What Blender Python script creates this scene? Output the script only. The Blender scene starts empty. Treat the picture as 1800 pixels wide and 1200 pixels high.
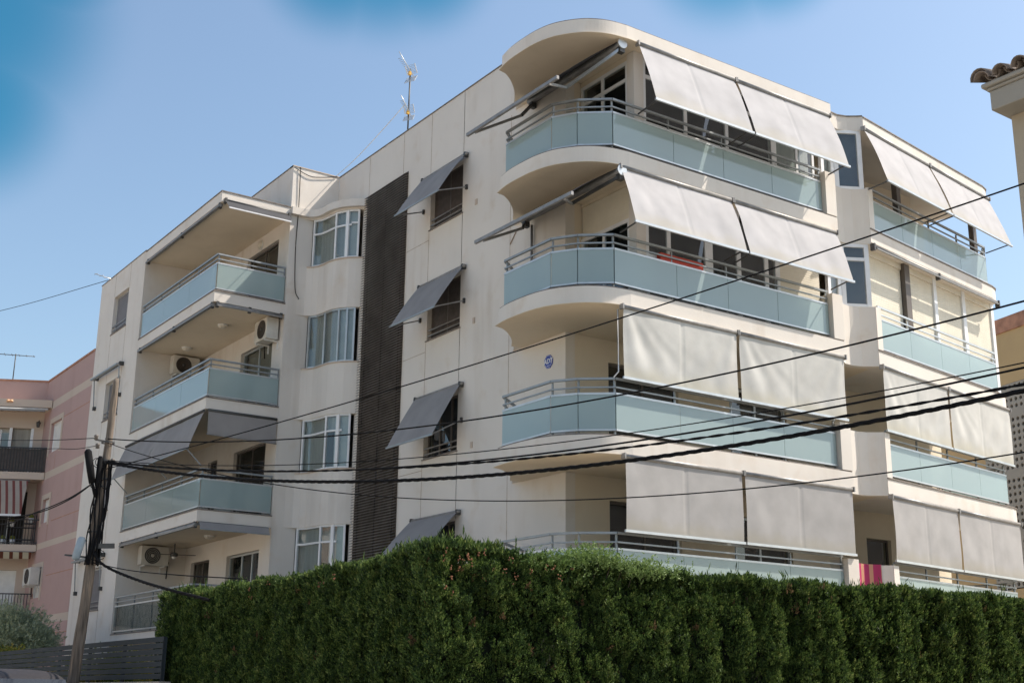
import bpy, bmesh, math, random
import numpy as np
from mathutils import Vector, Matrix, noise
R = math.radians
SC = bpy.context.scene
COL = SC.collection
rng = random.Random(7)

# ------------------------------------------------------------ camera
cam = bpy.data.cameras.new('camera'); camo = bpy.data.objects.new('camera', cam); COL.objects.link(camo)
CW = ((0.82260851, -0.56849948, 0.01111679), (0.16308914, 0.21716742, -0.96241376), (0.54471752, 0.79350278, 0.27135985))
camo.matrix_world = Matrix(((CW[0][0], -CW[1][0], -CW[2][0], 0), (CW[0][1], -CW[1][1], -CW[2][1], 0), (CW[0][2], -CW[1][2], -CW[2][2], 1.6), (0, 0, 0, 1)))
cam.sensor_width = 36; cam.lens = 36 * 2229.84 / 1800; cam.clip_start = .1; cam.clip_end = 3000
SC.camera = camo
# ------------------------------------------------------------ world, sun, exposure
SUN = Vector((1.95, -1.0, 2.71)).normalized()
w = bpy.data.worlds.new('World'); SC.world = w; w.use_nodes = True
nt = w.node_tree; nt.nodes.clear()
wo = nt.nodes.new('ShaderNodeOutputWorld'); bg = nt.nodes.new('ShaderNodeBackground'); sky = nt.nodes.new('ShaderNodeTexSky')
sky.sky_type = 'NISHITA'; sky.sun_disc = False
sky.sun_elevation = math.asin(SUN.z); sky.sun_rotation = math.atan2(SUN.x, SUN.y)
sky.air_density = 1.15; sky.dust_density = 2.2; sky.ozone_density = 2.5
bg.inputs[1].default_value = .125
tc = nt.nodes.new('ShaderNodeTexCoord')
nrm = nt.nodes.new('ShaderNodeVectorMath'); nrm.operation = 'NORMALIZE'; nt.links.new(tc.outputs['Generated'], nrm.inputs[0])
# a few deeper teal patches of sky high above the roofs (world directions)
PATCH = [((0.1273, 0.8746, 0.4678), 1.0, 0.99093), ((0.1403, 0.902, 0.4083), 1.0, 0.99543), ((0.163, 0.8483, 0.5038), 1.0, 0.99622), ((0.3615, 0.7654, 0.5324), 1.0, 0.99711), ((0.4166, 0.7339, 0.5365), 1.0, 0.99727), ((0.3898, 0.7472, 0.5383), 1.0, 0.99641), ((0.5937, 0.5946, 0.5422), 1.0, 0.99677), ((0.6216, 0.57, 0.5373), 1.0, 0.99758)]
prev = None
for d, a, b in PATCH:
    dp = nt.nodes.new('ShaderNodeVectorMath'); dp.operation = 'DOT_PRODUCT'; dp.inputs[1].default_value = Vector(d).normalized()
    nt.links.new(nrm.outputs[0], dp.inputs[0])
    mr = nt.nodes.new('ShaderNodeMapRange'); mr.interpolation_type = 'SMOOTHSTEP'
    mr.inputs[1].default_value = b; mr.inputs[2].default_value = a
    nt.links.new(dp.outputs['Value'], mr.inputs[0])
    pw = nt.nodes.new('ShaderNodeMath'); pw.operation = 'POWER'; pw.inputs[1].default_value = 1.6; nt.links.new(mr.outputs[0], pw.inputs[0])
    if prev is None: prev = pw.outputs[0]
    else:
        mx = nt.nodes.new('ShaderNodeMath'); mx.operation = 'MAXIMUM'; nt.links.new(prev, mx.inputs[0]); nt.links.new(pw.outputs[0], mx.inputs[1]); prev = mx.outputs[0]
tint = nt.nodes.new('ShaderNodeMix'); tint.data_type = 'RGBA'; tint.blend_type = 'MULTIPLY'; tint.inputs[0].default_value = 1
nt.links.new(sky.outputs[0], tint.inputs[6]); tint.inputs[7].default_value = (.88, .885, .84, 1)
pm = nt.nodes.new('ShaderNodeMix'); pm.data_type = 'RGBA'; pm.blend_type = 'MULTIPLY'
pm.inputs[7].default_value = (.20, .62, .72, 1)
nt.links.new(prev, pm.inputs[0]); nt.links.new(tint.outputs[2], pm.inputs[6]); nt.links.new(pm.outputs[2], bg.inputs[0])
nt.links.new(bg.outputs[0], wo.inputs[0])
sl = bpy.data.lights.new('sun', 'SUN'); sl.energy = 3.5; sl.angle = R(.5); sl.color = (1, .92, .82)
so = bpy.data.objects.new('sun', sl); COL.objects.link(so); so.rotation_euler = (-SUN).to_track_quat('-Z', 'Y').to_euler(); so.location = SUN * 60
SC.view_settings.view_transform = 'Standard'; SC.view_settings.look = 'None'; SC.view_settings.gamma = 1
SC.view_settings.exposure = 0.90
SC.cycles.max_bounces = 8; SC.cycles.transparent_max_bounces = 12; SC.cycles.caustics_reflective = False; SC.cycles.caustics_refractive = False

# ------------------------------------------------------------ materials
MATS = {}
def new_mat(name):
    m = bpy.data.materials.new(name); m.use_nodes = True; MATS[name] = m
    n = m.node_tree; b = n.nodes['Principled BSDF']; return m, n, b
def mat(name, col, rough=.6, metal=0, var=.12, scale=3, bump=0, bscale=60, spec=.4, stretch=1):
    m, n, b = new_mat(name)
    b.inputs['Roughness'].default_value = rough; b.inputs['Metallic'].default_value = metal; b.inputs['Specular IOR Level'].default_value = spec
    t = n.nodes.new('ShaderNodeTexCoord'); mp = n.nodes.new('ShaderNodeMapping'); mp.inputs['Scale'].default_value = (1, 1, stretch)
    n.links.new(t.outputs['Object'], mp.inputs[0])
    nz = n.nodes.new('ShaderNodeTexNoise'); nz.inputs['Scale'].default_value = scale; nz.inputs['Detail'].default_value = 6; n.links.new(mp.outputs[0], nz.inputs[0])
    r = n.nodes.new('ShaderNodeValToRGB'); r.color_ramp.elements[0].position = .3; r.color_ramp.elements[1].position = .7
    r.color_ramp.elements[0].color = tuple(c * (1 - var) for c in col) + (1,); r.color_ramp.elements[1].color = tuple(min(1, c * (1 + var)) for c in col) + (1,)
    n.links.new(nz.outputs[0], r.inputs[0]); n.links.new(r.outputs[0], b.inputs['Base Color'])
    if bump:
        n2 = n.nodes.new('ShaderNodeTexNoise'); n2.inputs['Scale'].default_value = bscale; n2.inputs['Detail'].default_value = 4; n.links.new(mp.outputs[0], n2.inputs[0])
        bp = n.nodes.new('ShaderNodeBump'); bp.inputs['Strength'].default_value = bump; bp.inputs['Distance'].default_value = .02
        n.links.new(n2.outputs[0], bp.inputs['Height']); n.links.new(bp.outputs[0], b.inputs['Normal'])
    return m
def plaster(name, col, stain=(.44, .345, .25), amt=.5):
    m, n, b = new_mat(name); b.inputs['Roughness'].default_value = .9; b.inputs['Specular IOR Level'].default_value = .15
    t = n.nodes.new('ShaderNodeTexCoord')
    def nz(scale, st=(1, 1, 1), det=6):
        mp = n.nodes.new('ShaderNodeMapping'); mp.inputs['Scale'].default_value = st; n.links.new(t.outputs['Object'], mp.inputs[0])
        x = n.nodes.new('ShaderNodeTexNoise'); x.inputs['Scale'].default_value = scale; x.inputs['Detail'].default_value = det; n.links.new(mp.outputs[0], x.inputs[0]); return x.outputs[0]
    def ramp(s, a, b_, lo, hi):
        r = n.nodes.new('ShaderNodeMapRange'); r.inputs[1].default_value = a; r.inputs[2].default_value = b_; r.inputs[3].default_value = lo; r.inputs[4].default_value = hi; n.links.new(s, r.inputs[0]); return r.outputs[0]
    def mul(a, b_):
        x = n.nodes.new('ShaderNodeMath'); x.operation = 'MULTIPLY'; n.links.new(a, x.inputs[0]); n.links.new(b_, x.inputs[1]); return x.outputs[0]
    def mix(f, a, b_):
        x = n.nodes.new('ShaderNodeMix'); x.data_type = 'RGBA'; n.links.new(f, x.inputs[0])
        if isinstance(a, tuple): x.inputs[6].default_value = a
        else: n.links.new(a, x.inputs[6])
        x.inputs[7].default_value = b_; return x.outputs[2]
    c = mix(ramp(nz(.55), .35, .7, 0, .6), tuple(col) + (1,), tuple(k * .88 for k in col) + (1,))
    c = mix(mul(ramp(nz(2.2, (1, 1, .12)), .52, .78, 0, 1), ramp(nz(.5), .4, .7, 0, amt)), c, stain + (1,))   # rain streaks
    c = mix(mul(ramp(nz(1.6), .56, .72, 0, 1), ramp(nz(5), .35, .65, .1, amt * .7)), c, tuple(s * 1.25 for s in stain) + (1,))  # patches
    n.links.new(c, b.inputs['Base Color'])
    bp = n.nodes.new('ShaderNodeBump'); bp.inputs['Strength'].default_value = .35; bp.inputs['Distance'].default_value = .01
    n.links.new(nz(70, det=3), bp.inputs['Height']); n.links.new(bp.outputs[0], b.inputs['Normal'])
    return m
CREAM = (.725, .67, .605)
plaster('plaster', CREAM)
plaster('soffit', (.74, .64, .50), amt=.25)
plaster('pink_plaster', (.47, .32, .29), stain=(.28, .17, .14), amt=.3)
plaster('band_plaster', (.56, .46, .38), amt=.3)
plaster('street_render', (.72, .66, .57), amt=.2)
plaster('ochre_plaster', (.52, .37, .20), stain=(.35, .25, .14), amt=.2)
plaster('stone', (.44, .37, .28), stain=(.22, .17, .12), amt=.8)
plaster('grey_render', (.36, .33, .285), stain=(.22, .2, .17), amt=.6)
mat('coping', (.20, .17, .15), .7, var=.3, scale=8, bump=.2)
mat('joint', (.36, .265, .19), .9, var=.4, scale=6)
mat('grey_metal', (.30, .32, .33), .42, .35, var=.12, scale=5)
mat('light_metal', (.55, .57, .58), .35, .5, var=.08, scale=5)
mat('dark_metal', (.07, .068, .065), .5, .2, var=.2)
mat('awning_metal', (.26, .25, .24), .45, .3, var=.2, scale=6)
mat('upvc', (.78, .78, .78), .35, var=.05)
mat('alu_frame', (.50, .52, .52), .35, .5, var=.08)
mat('brown_frame', (.13, .11, .095), .5, .1, var=.15)
mat('room_dark', (.022, .020, .018), .9, var=.3, scale=2)  # near-black colour stands for the darkness of unlit interiors
mat('curtain', (.33, .31, .27), .9, var=.2, scale=9, stretch=.1, bump=.6, bscale=14)
mat('curtain_light', (.55, .53, .49), .9, var=.15, scale=9, stretch=.1, bump=.6, bscale=14)
mat('grey_blind', (.17, .16, .165), .7, var=.1)
mat('dark_blind', (.085, .07, .062), .75, var=.2, scale=7)
mat('shutter_cream', (.72, .66, .54), .55, var=.05)
mat('louvre', (.185, .172, .16), .6, var=.4, scale=1.3)
mat('louvre_back', (.075, .065, .057), .8, var=.4, scale=4)
mat('black_rubber', (.010, .010, .011), .85, var=.3, scale=9, spec=.12)
mat('asphalt', (.36, .335, .29), .9, var=.2, scale=1.5, bump=.5, bscale=90)
mat('paving', (.46, .43, .38), .85, var=.15, scale=2, bump=.3)
mat('white_plastic', (.70, .69, .66), .45, var=.08, scale=4)
mat('ac_body', (.60, .57, .51), .5, var=.12, scale=4)
mat('grille', (.06, .045, .035), .6, var=.2)
mat('tile_roof', (.20, .155, .125), .85, var=.45, scale=9, bump=.5, bscale=30)
mat('brick_cap', (.40, .20, .13), .85, var=.25, scale=3)
mat('black_paint', (.03, .03, .033), .5, var=.2)
mat('fence_slat', (.036, .044, .050), .75, var=.15, scale=2, spec=.15)
mat('soil', (.10, .07, .045), .95, var=.3)
mat('terrace_tile', (.62, .54, .43), .8, var=.08, scale=2)
mat('red_paint', (.50, .055, .03), .5, var=.1)
mat('sign_blue', (.030, .055, .34), .4, var=.08)
mat('sign_white', (.80, .80, .82), .4, var=.02)
mat('yellow_plastic', (.75, .42, .05), .45, var=.1)
mat('car_paint', (.035, .032, .034), .55, 0, var=.05, spec=.25)
mat('terracotta_light', (.75, .42, .22), .5, var=.1)
mat('tyre', (.02, .02, .02), .8, var=.2)
mat('steel', (.5, .5, .5), .3, .8, var=.05)
mat('lamp_glass', (.62, .57, .48), .4, var=.08)
mat('terracotta', (.24, .10, .05), .75, var=.3, scale=20)
mat('box_blue', (.30, .36, .40), .5, var=.1)

def pole_mat():
    m, n, b = new_mat('pole_wood'); b.inputs['Roughness'].default_value = .9
    t = n.nodes.new('ShaderNodeTexCoord'); mp = n.nodes.new('ShaderNodeMapping'); mp.inputs['Scale'].default_value = (1, 1, .07); n.links.new(t.outputs['Object'], mp.inputs[0])
    nz = n.nodes.new('ShaderNodeTexNoise'); nz.inputs['Scale'].default_value = 28; nz.inputs['Detail'].default_value = 8; n.links.new(mp.outputs[0], nz.inputs[0])
    r = n.nodes.new('ShaderNodeValToRGB'); e = r.color_ramp.elements; e[0].position = .3; e[0].color = (.06, .047, .036, 1); e[1].position = .62; e[1].color = (.20, .16, .125, 1)
    x = r.color_ramp.elements.new(.74); x.color = (.36, .25, .16, 1)
    n.links.new(nz.outputs[0], r.inputs[0]); n.links.new(r.outputs[0], b.inputs['Base Color'])
    bp = n.nodes.new('ShaderNodeBump'); bp.inputs['Strength'].default_value = .8; bp.inputs['Distance'].default_value = .02; n.links.new(nz.outputs[0], bp.inputs['Height']); n.links.new(bp.outputs[0], b.inputs['Normal'])
pole_mat()

def cloth_mat(name, col, transl=.3, stainy=0, stripe=None):
    m = bpy.data.materials.new(name); m.use_nodes = True; MATS[name] = m; n = m.node_tree; n.nodes.clear()
    o = n.nodes.new('ShaderNodeOutputMaterial'); d = n.nodes.new('ShaderNodeBsdfDiffuse'); tr = n.nodes.new('ShaderNodeBsdfTranslucent'); mx = n.nodes.new('ShaderNodeMixShader'); mx.inputs[0].default_value = transl
    t = n.nodes.new('ShaderNodeTexCoord'); nz = n.nodes.new('ShaderNodeTexNoise'); nz.inputs['Scale'].default_value = 1.7; nz.inputs['Detail'].default_value = 7; n.links.new(t.outputs['Object'], nz.inputs[0])
    r = n.nodes.new('ShaderNodeValToRGB'); r.color_ramp.elements[0].position = .28; r.color_ramp.elements[1].position = .62
    r.color_ramp.elements[0].color = tuple(c * (.88 - stainy) for c in col) + (1,); r.color_ramp.elements[1].color = tuple(col) + (1,)
    n.links.new(nz.outputs[0], r.inputs[0]); out = r.outputs[0]
    if stainy >= .03 and not stripe:
        sz = n.nodes.new('ShaderNodeSeparateXYZ'); n.links.new(t.outputs['Generated'], sz.inputs[0])
        dz = n.nodes.new('ShaderNodeMath'); dz.operation = 'MULTIPLY_ADD'; dz.inputs[1].default_value = .35; n.links.new(nz.outputs[0], dz.inputs[0]); n.links.new(sz.outputs[2], dz.inputs[2])
        ms = n.nodes.new('ShaderNodeMapRange'); ms.inputs[1].default_value = .22; ms.inputs[2].default_value = .40; ms.inputs[3].default_value = .42; ms.inputs[4].default_value = 0; n.links.new(dz.outputs[0], ms.inputs[0])
        xm = n.nodes.new('ShaderNodeMix'); xm.data_type = 'RGBA'; n.links.new(ms.outputs[0], xm.inputs[0]); n.links.new(out, xm.inputs[6]); xm.inputs[7].default_value = (col[0] * .93, col[1] * .88, col[2] * .70, 1); out = xm.outputs[2]
    if stripe:
        sx = n.nodes.new('ShaderNodeSeparateXYZ'); n.links.new(t.outputs['Object'], sx.inputs[0])
        ma = n.nodes.new('ShaderNodeMath'); ma.operation = 'MULTIPLY'; ma.inputs[1].default_value = stripe[1]; n.links.new(sx.outputs[0], ma.inputs[0])
        fr = n.nodes.new('ShaderNodeMath'); fr.operation = 'FRACT'; n.links.new(ma.outputs[0], fr.inputs[0])
        gt = n.nodes.new('ShaderNodeMath'); gt.operation = 'GREATER_THAN'; gt.inputs[1].default_value = .62; n.links.new(fr.outputs[0], gt.inputs[0])
        x = n.nodes.new('ShaderNodeMix'); x.data_type = 'RGBA'; n.links.new(gt.outputs[0], x.inputs[0]); n.links.new(out, x.inputs[6]); x.inputs[7].default_value = stripe[0] + (1,); out = x.outputs[2]
    wv = n.nodes.new('ShaderNodeTexNoise'); wv.inputs['Scale'].default_value = 4.5; wv.inputs['Detail'].default_value = 3; n.links.new(t.outputs['Object'], wv.inputs[0])
    bp = n.nodes.new('ShaderNodeBump'); bp.inputs['Strength'].default_value = .12; bp.inputs['Distance'].default_value = .02; n.links.new(wv.outputs[0], bp.inputs['Height'])
    for s in (d, tr): n.links.new(out, s.inputs[0]); n.links.new(bp.outputs[0], s.inputs['Normal'])
    n.links.new(d.outputs[0], mx.inputs[1]); n.links.new(tr.outputs[0], mx.inputs[2]); n.links.new(mx.outputs[0], o.inputs[0])
cloth_mat('cloth_cream', (.585, .57, .575), .22, .03)
cloth_mat('cloth_pale', (.68, .67, .635), .22, .05)
cloth_mat('cloth_plain', (.50, .485, .475), .22, .04)
cloth_mat('cloth_grey', (.34, .32, .31), .10, .02)
cloth_mat('cloth_dark', (.10, .10, .105), .06, .02)
cloth_mat('cloth_striped', (.48, .41, .35), .25, .05, ((.24, .09, .08), 4.6))
cloth_mat('towel', (.50, .07, .17), .2, .05, ((.62, .34, .22), 3.9))
cloth_mat('fringe', (.50, .42, .28), .2, .05, ((.14, .05, .03), 3.4))

def front_fresnel(n, ior):
    f = n.nodes.new('ShaderNodeFresnel'); f.inputs[0].default_value = ior; g = n.nodes.new('ShaderNodeNewGeometry')
    s = n.nodes.new('ShaderNodeMath'); s.operation = 'SUBTRACT'; s.inputs[0].default_value = 1; n.links.new(g.outputs['Backfacing'], s.inputs[1])
    m = n.nodes.new('ShaderNodeMath'); m.operation = 'MULTIPLY'; n.links.new(f.outputs[0], m.inputs[0]); n.links.new(s.outputs[0], m.inputs[1]); return m
def glass_frost():
    m = bpy.data.materials.new('frosted_glass'); m.use_nodes = True; MATS['frosted_glass'] = m; n = m.node_tree; n.nodes.clear()
    o = n.nodes.new('ShaderNodeOutputMaterial'); d = n.nodes.new('ShaderNodeBsdfDiffuse'); tr = n.nodes.new('ShaderNodeBsdfTranslucent')
    col = (.51, .605, .595, 1); d.inputs[0].default_value = col; tr.inputs[0].default_value = (.63, .73, .73, 1)
    a = n.nodes.new('ShaderNodeMixShader'); a.inputs[0].default_value = .38; n.links.new(d.outputs[0], a.inputs[1]); n.links.new(tr.outputs[0], a.inputs[2])
    tp = n.nodes.new('ShaderNodeBsdfTransparent'); tp.inputs[0].default_value = (.8, .92, .92, 1)
    b = n.nodes.new('ShaderNodeMixShader'); b.inputs[0].default_value = .24; n.links.new(a.outputs[0], b.inputs[1]); n.links.new(tp.outputs[0], b.inputs[2])
    g = n.nodes.new('ShaderNodeBsdfGlossy'); g.inputs['Roughness'].default_value = .06; g.inputs[0].default_value = (.9, .95, 1, 1)
    f = front_fresnel(n, 1.6)
    c = n.nodes.new('ShaderNodeMixShader'); n.links.new(f.outputs[0], c.inputs[0]); n.links.new(b.outputs[0], c.inputs[1]); n.links.new(g.outputs[0], c.inputs[2]); n.links.new(c.outputs[0], o.inputs[0])
def glass_clear(name, tint, reflect_ior=1.5, rough=.015):
    m = bpy.data.materials.new(name); m.use_nodes = True; MATS[name] = m; n = m.node_tree; n.nodes.clear()
    o = n.nodes.new('ShaderNodeOutputMaterial'); tp = n.nodes.new('ShaderNodeBsdfTransparent'); tp.inputs[0].default_value = tint
    g = n.nodes.new('ShaderNodeBsdfGlossy'); g.inputs['Roughness'].default_value = rough
    f = front_fresnel(n, reflect_ior)
    t = n.nodes.new('ShaderNodeTexCoord'); nz = n.nodes.new('ShaderNodeTexNoise'); nz.inputs['Scale'].default_value = 1.3; n.links.new(t.outputs['Object'], nz.inputs[0])
    bp = n.nodes.new('ShaderNodeBump'); bp.inputs['Strength'].default_value = .12; bp.inputs['Distance'].default_value = .02; n.links.new(nz.outputs[0], bp.inputs['Height']); n.links.new(bp.outputs[0], g.inputs['Normal'])
    c = n.nodes.new('ShaderNodeMixShader'); n.links.new(f.outputs[0], c.inputs[0]); n.links.new(tp.outputs[0], c.inputs[1]); n.links.new(g.outputs[0], c.inputs[2]); n.links.new(c.outputs[0], o.inputs[0])
glass_frost(); glass_clear('window_glass', (.80, .84, .84, 1), 1.95); glass_clear('clear_glass', (.78, .84, .84, 1), 1.9)

def leaf_mat(name, cols, rough=.55, nscale=1.2):
    m, n, b = new_mat(name); b.inputs['Roughness'].default_value = rough; b.inputs['Specular IOR Level'].default_value = .25
    g = n.nodes.new('ShaderNodeNewGeometry'); r = n.nodes.new('ShaderNodeValToRGB'); e = r.color_ramp.elements
    e[0].position = 0; e[0].color = cols[0] + (1,); e[1].position = 1; e[1].color = cols[-1] + (1,)
    for i, c in enumerate(cols[1:-1]): x = r.color_ramp.elements.new((i + 1) / (len(cols) - 1)); x.color = c + (1,)
    t = n.nodes.new('ShaderNodeTexCoord'); nz = n.nodes.new('ShaderNodeTexNoise'); nz.inputs['Scale'].default_value = nscale; nz.inputs['Detail'].default_value = 5; n.links.new(t.outputs['Object'], nz.inputs[0])
    a = n.nodes.new('ShaderNodeMath'); a.operation = 'MULTIPLY_ADD'; a.inputs[1].default_value = .55; n.links.new(g.outputs['Random Per Island'], a.inputs[0])
    s = n.nodes.new('ShaderNodeMapRange'); s.inputs[1].default_value = .3; s.inputs[2].default_value = .7; s.inputs[3].default_value = -.05; s.inputs[4].default_value = .5; n.links.new(nz.outputs[0], s.inputs[0]); n.links.new(s.outputs[0], a.inputs[2])
    n.links.new(a.outputs[0], r.inputs[0]); n.links.new(r.outputs[0], b.inputs['Base Color'])
    tr = n.nodes.new('ShaderNodeBsdfTranslucent'); mx = n.nodes.new('ShaderNodeMixShader'); mx.inputs[0].default_value = .28; n.links.new(r.outputs[0], tr.inputs[0])
    n.links.new(b.outputs[0], mx.inputs[1]); n.links.new(tr.outputs[0], mx.inputs[2]); n.links.new(mx.outputs[0], n.nodes['Material Output'].inputs[0])
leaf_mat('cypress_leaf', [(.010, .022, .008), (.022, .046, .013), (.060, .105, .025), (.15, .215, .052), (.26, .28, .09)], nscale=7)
leaf_mat('vine_leaf', [(.10, .16, .04), (.16, .24, .07), (.25, .33, .12)])
leaf_mat('olive_leaf', [(.20, .24, .14), (.33, .37, .23), (.48, .50, .36)])
leaf_mat('shrub_leaf', [(.05, .10, .02), (.12, .17, .03), (.30, .26, .05), (.35, .15, .05)])
leaf_mat('dead_leaf', [(.08, .05, .025), (.16, .10, .05), (.22, .15, .08)])
mat('bark', (.10, .075, .055), .9, var=.3, scale=12, bump=.5)
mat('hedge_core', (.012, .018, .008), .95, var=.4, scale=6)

# ------------------------------------------------------------ mesh builder
class Fr:
    """wall frame: s along the wall, o outward, z up"""
    def __init__(f, ox, oy, ang, flip=1):
        f.o = (ox, oy); f.u = (math.cos(ang), math.sin(ang)); f.n = (math.sin(ang) * flip, -math.cos(ang) * flip)
    def p(f, s, o, z): return (f.o[0] + f.u[0] * s + f.n[0] * o, f.o[1] + f.u[1] * s + f.n[1] * o, z)
WORLD = Fr(0, 0, 0, -1)      # s = x, o = y
FA = Fr(15.6, 0, R(90), -1)  # main shaded wall, s = y, outward -x
FB = Fr(0, 18.55, 0)         # sunny front, s = x, outward -y
FK = Fr(0, 20.72, 0)
FE = Fr(16.02, 0, R(90), -1); FE2 = Fr(0, 18.85, 0)
FL = Fr(12.0, 0, R(90), -1); FLR = Fr(0, 31.9, 0); FLB = Fr(14.1, 0, R(90), -1); FLS = Fr(0, 38.15, 0)
FR = Fr(23.05, 18.55, R(9))
class MB:
    def __init__(s): s.v = []; s.f = []; s.sm = []
    def add(s, vs, fs, smooth=False):
        k = len(s.v); s.v += [tuple(v) for v in vs]; s.f += [tuple(i + k for i in f) for f in fs]; s.sm += [smooth] * len(fs); return s
    def fbox(s, F, a, b, o0, o1, z0, z1):
        P = [F.p(x, y, z) for z in (z0, z1) for x, y in ((a, o0), (b, o0), (b, o1), (a, o1))]
        return s.add(P, [(0, 1, 2, 3), (4, 7, 6, 5), (0, 4, 5, 1), (1, 5, 6, 2), (2, 6, 7, 3), (3, 7, 4, 0)])
    def box(s, x0, x1, y0, y1, z0, z1): return s.fbox(WORLD, x0, x1, y0, y1, z0, z1)
    def prism(s, poly, z0, z1):
        n = len(poly); P = [(x, y, z0) for x, y in poly] + [(x, y, z1) for x, y in poly]
        return s.add(P, [tuple(range(n - 1, -1, -1)), tuple(range(n, 2 * n))] + [(i, (i + 1) % n, n + (i + 1) % n, n + i) for i in range(n)])
    def tube(s, pts, r, n=8, caps=True, flat=1.0):
        pts = [Vector(p) for p in pts]; m = len(pts); rs = r if isinstance(r, (list, tuple)) else [r] * m
        up = Vector((0, 0, 1)); V = []
        for i, p in enumerate(pts):
            t = (pts[min(i + 1, m - 1)] - pts[max(i - 1, 0)]).normalized()
            a = t.cross(up)
            if a.length < 1e-3: a = t.cross(Vector((1, 0, 0)))
            a.normalize(); b = a.cross(t).normalized()
            for k in range(n):
                an = 2 * math.pi * k / n + math.pi / n
                V.append(p + (a * math.cos(an) + b * math.sin(an) * flat) * rs[i])
        Fc = [(i * n + k, i * n + (k + 1) % n, (i + 1) * n + (k + 1) % n, (i + 1) * n + k) for i in range(m - 1) for k in range(n)]
        s.add(V, Fc, n > 5)
        if caps: 
            k = len(s.v) - len(V); s.f += [tuple(k + j for j in range(n - 1, -1, -1)), tuple(k + (m - 1) * n + j for j in range(n))]; s.sm += [False, False]
        return s
    def bar(s, a, b, w, h):   # rectangular bar
        a, b = Vector(a), Vector(b); t = (b - a).normalized(); x = t.cross(Vector((0, 0, 1)))
        if x.length < 1e-3: x = Vector((1, 0, 0))
        x.normalize(); y = x.cross(t).normalized()
        P = [p + x * i * w / 2 + y * j * h / 2 for p in (a, b) for i, j in ((-1, -1), (1, -1), (1, 1), (-1, 1))]
        return s.add(P, [(0, 1, 2, 3), (7, 6, 5, 4), (0, 4, 5, 1), (1, 5, 6, 2), (2, 6, 7, 3), (3, 7, 4, 0)])
    def ribbon(s, path, o0, o1, z0, z1, close=True):   # wall following a path; offsets to the right of travel
        P = offset(path, o0); Q = offset(path, o1); n = len(path)
        V = [(x, y, z) for z in (z0, z1) for L in (P, Q) for x, y in L]
        F = []
        for i in range(n - 1):
            a, b = i, i + 1; F += [(a, b, 2 * n + b, 2 * n + a), (n + a, 3 * n + a, 3 * n + b, n + b), (a, n + a, n + b, b), (2 * n + a, 2 * n + b, 3 * n + b, 3 * n + a)]
        F += [(0, 2 * n, 3 * n, n), (n - 1, 2 * n - 1, 4 * n - 1, 3 * n - 1)]
        return s.add(V, F)
    def grid(s, fn, nu, nv, smooth=True):
        V = [fn(i / nu, j / nv) for j in range(nv + 1) for i in range(nu + 1)]
        return s.add(V, [(j * (nu + 1) + i, j * (nu + 1) + i + 1, (j + 1) * (nu + 1) + i + 1, (j + 1) * (nu + 1) + i) for j in range(nv) for i in range(nu)], smooth)
    def lathe(s, c, axis, prof, n=20, smooth=True):   # prof: (dist along axis, radius)
        c = Vector(c); ax = Vector(axis).normalized(); a = ax.orthogonal().normalized(); b = ax.cross(a); m = len(prof)
        V = [c + ax * d + (a * math.cos(2 * math.pi * k / n) + b * math.sin(2 * math.pi * k / n)) * r for d, r in prof for k in range(n)]
        return s.add(V, [(i * n + k, i * n + (k + 1) % n, (i + 1) * n + (k + 1) % n, (i + 1) * n + k) for i in range(m - 1) for k in range(n)], smooth)
    def build(s, name, material, parent=None, recalc=True, bevel=0):
        me = bpy.data.meshes.new(name); off = Vector((0, 0, 0))
        if parent is not None:
            q = parent
            while q is not None: off += q.location; q = q.parent
        V = [(v[0] - off.x, v[1] - off.y, v[2] - off.z) for v in s.v]
        me.from_pydata(V, [], s.f)
        me.polygons.foreach_set('use_smooth', s.sm)
        if recalc:
            bm = bmesh.new(); bm.from_mesh(me); bmesh.ops.recalc_face_normals(bm, faces=bm.faces); bm.to_mesh(me); bm.free()
        me.materials.append(MATS[material]); me.update()
        o = bpy.data.objects.new(name, me); COL.objects.link(o)
        if parent is not None: o.parent = parent
        if bevel:
            md = o.modifiers.new('bevel', 'BEVEL'); md.width = bevel; md.segments = 2; md.limit_method = 'ANGLE'
        return o
def offset(path, d):
    out = []; n = len(path)
    for i in range(n):
        def nr(a, b):
            dx, dy = path[b][0] - path[a][0], path[b][1] - path[a][1]; l = math.hypot(dx, dy); return (dy / l, -dx / l)
        if i == 0: m = nr(0, 1); k = 1
        elif i == n - 1: m = nr(n - 2, n - 1); k = 1
        else:
            a, b = nr(i - 1, i), nr(i, i + 1); m = (a[0] + b[0], a[1] + b[1]); l = math.hypot(*m); m = (m[0] / l, m[1] / l); k = min(1.6, 1 / max(.3, m[0] * a[0] + m[1] * a[1]))
        out.append((path[i][0] + m[0] * d * k, path[i][1] + m[1] * d * k))
    return out
def thing(name, label, cat, loc=(0, 0, 0), group=None):
    o = bpy.data.objects.new(name, None); COL.objects.link(o); o.location = loc; o.empty_display_size = .2
    return tag(o, label, cat, group)
def tag(o, label, cat, group=None):
    o['label'] = label; o['category'] = cat
    if group: o['group'] = group
    return o
def struct(o, kind='structure'): o['kind'] = kind; return o
def wall(F, s0, s1, z0, z1, thick, ops, mb=None):   # wall with rectangular openings (s0,s1,z0,z1), outer face at o=0
    mb = mb or MB()
    zs = sorted({z0, z1} | {z for o in ops for z in o[2:4]})
    for a, b in zip(zs, zs[1:]):
        cuts = sorted([(o[0], o[1]) for o in ops if o[2] < b - 1e-6 and o[3] > a + 1e-6]); x = s0
        for c, d in cuts + [(s1, s1)]:
            if c > x + 1e-6: mb.fbox(F, x, c, -thick, 0, a, b)
            x = max(x, d)
    return mb

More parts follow.
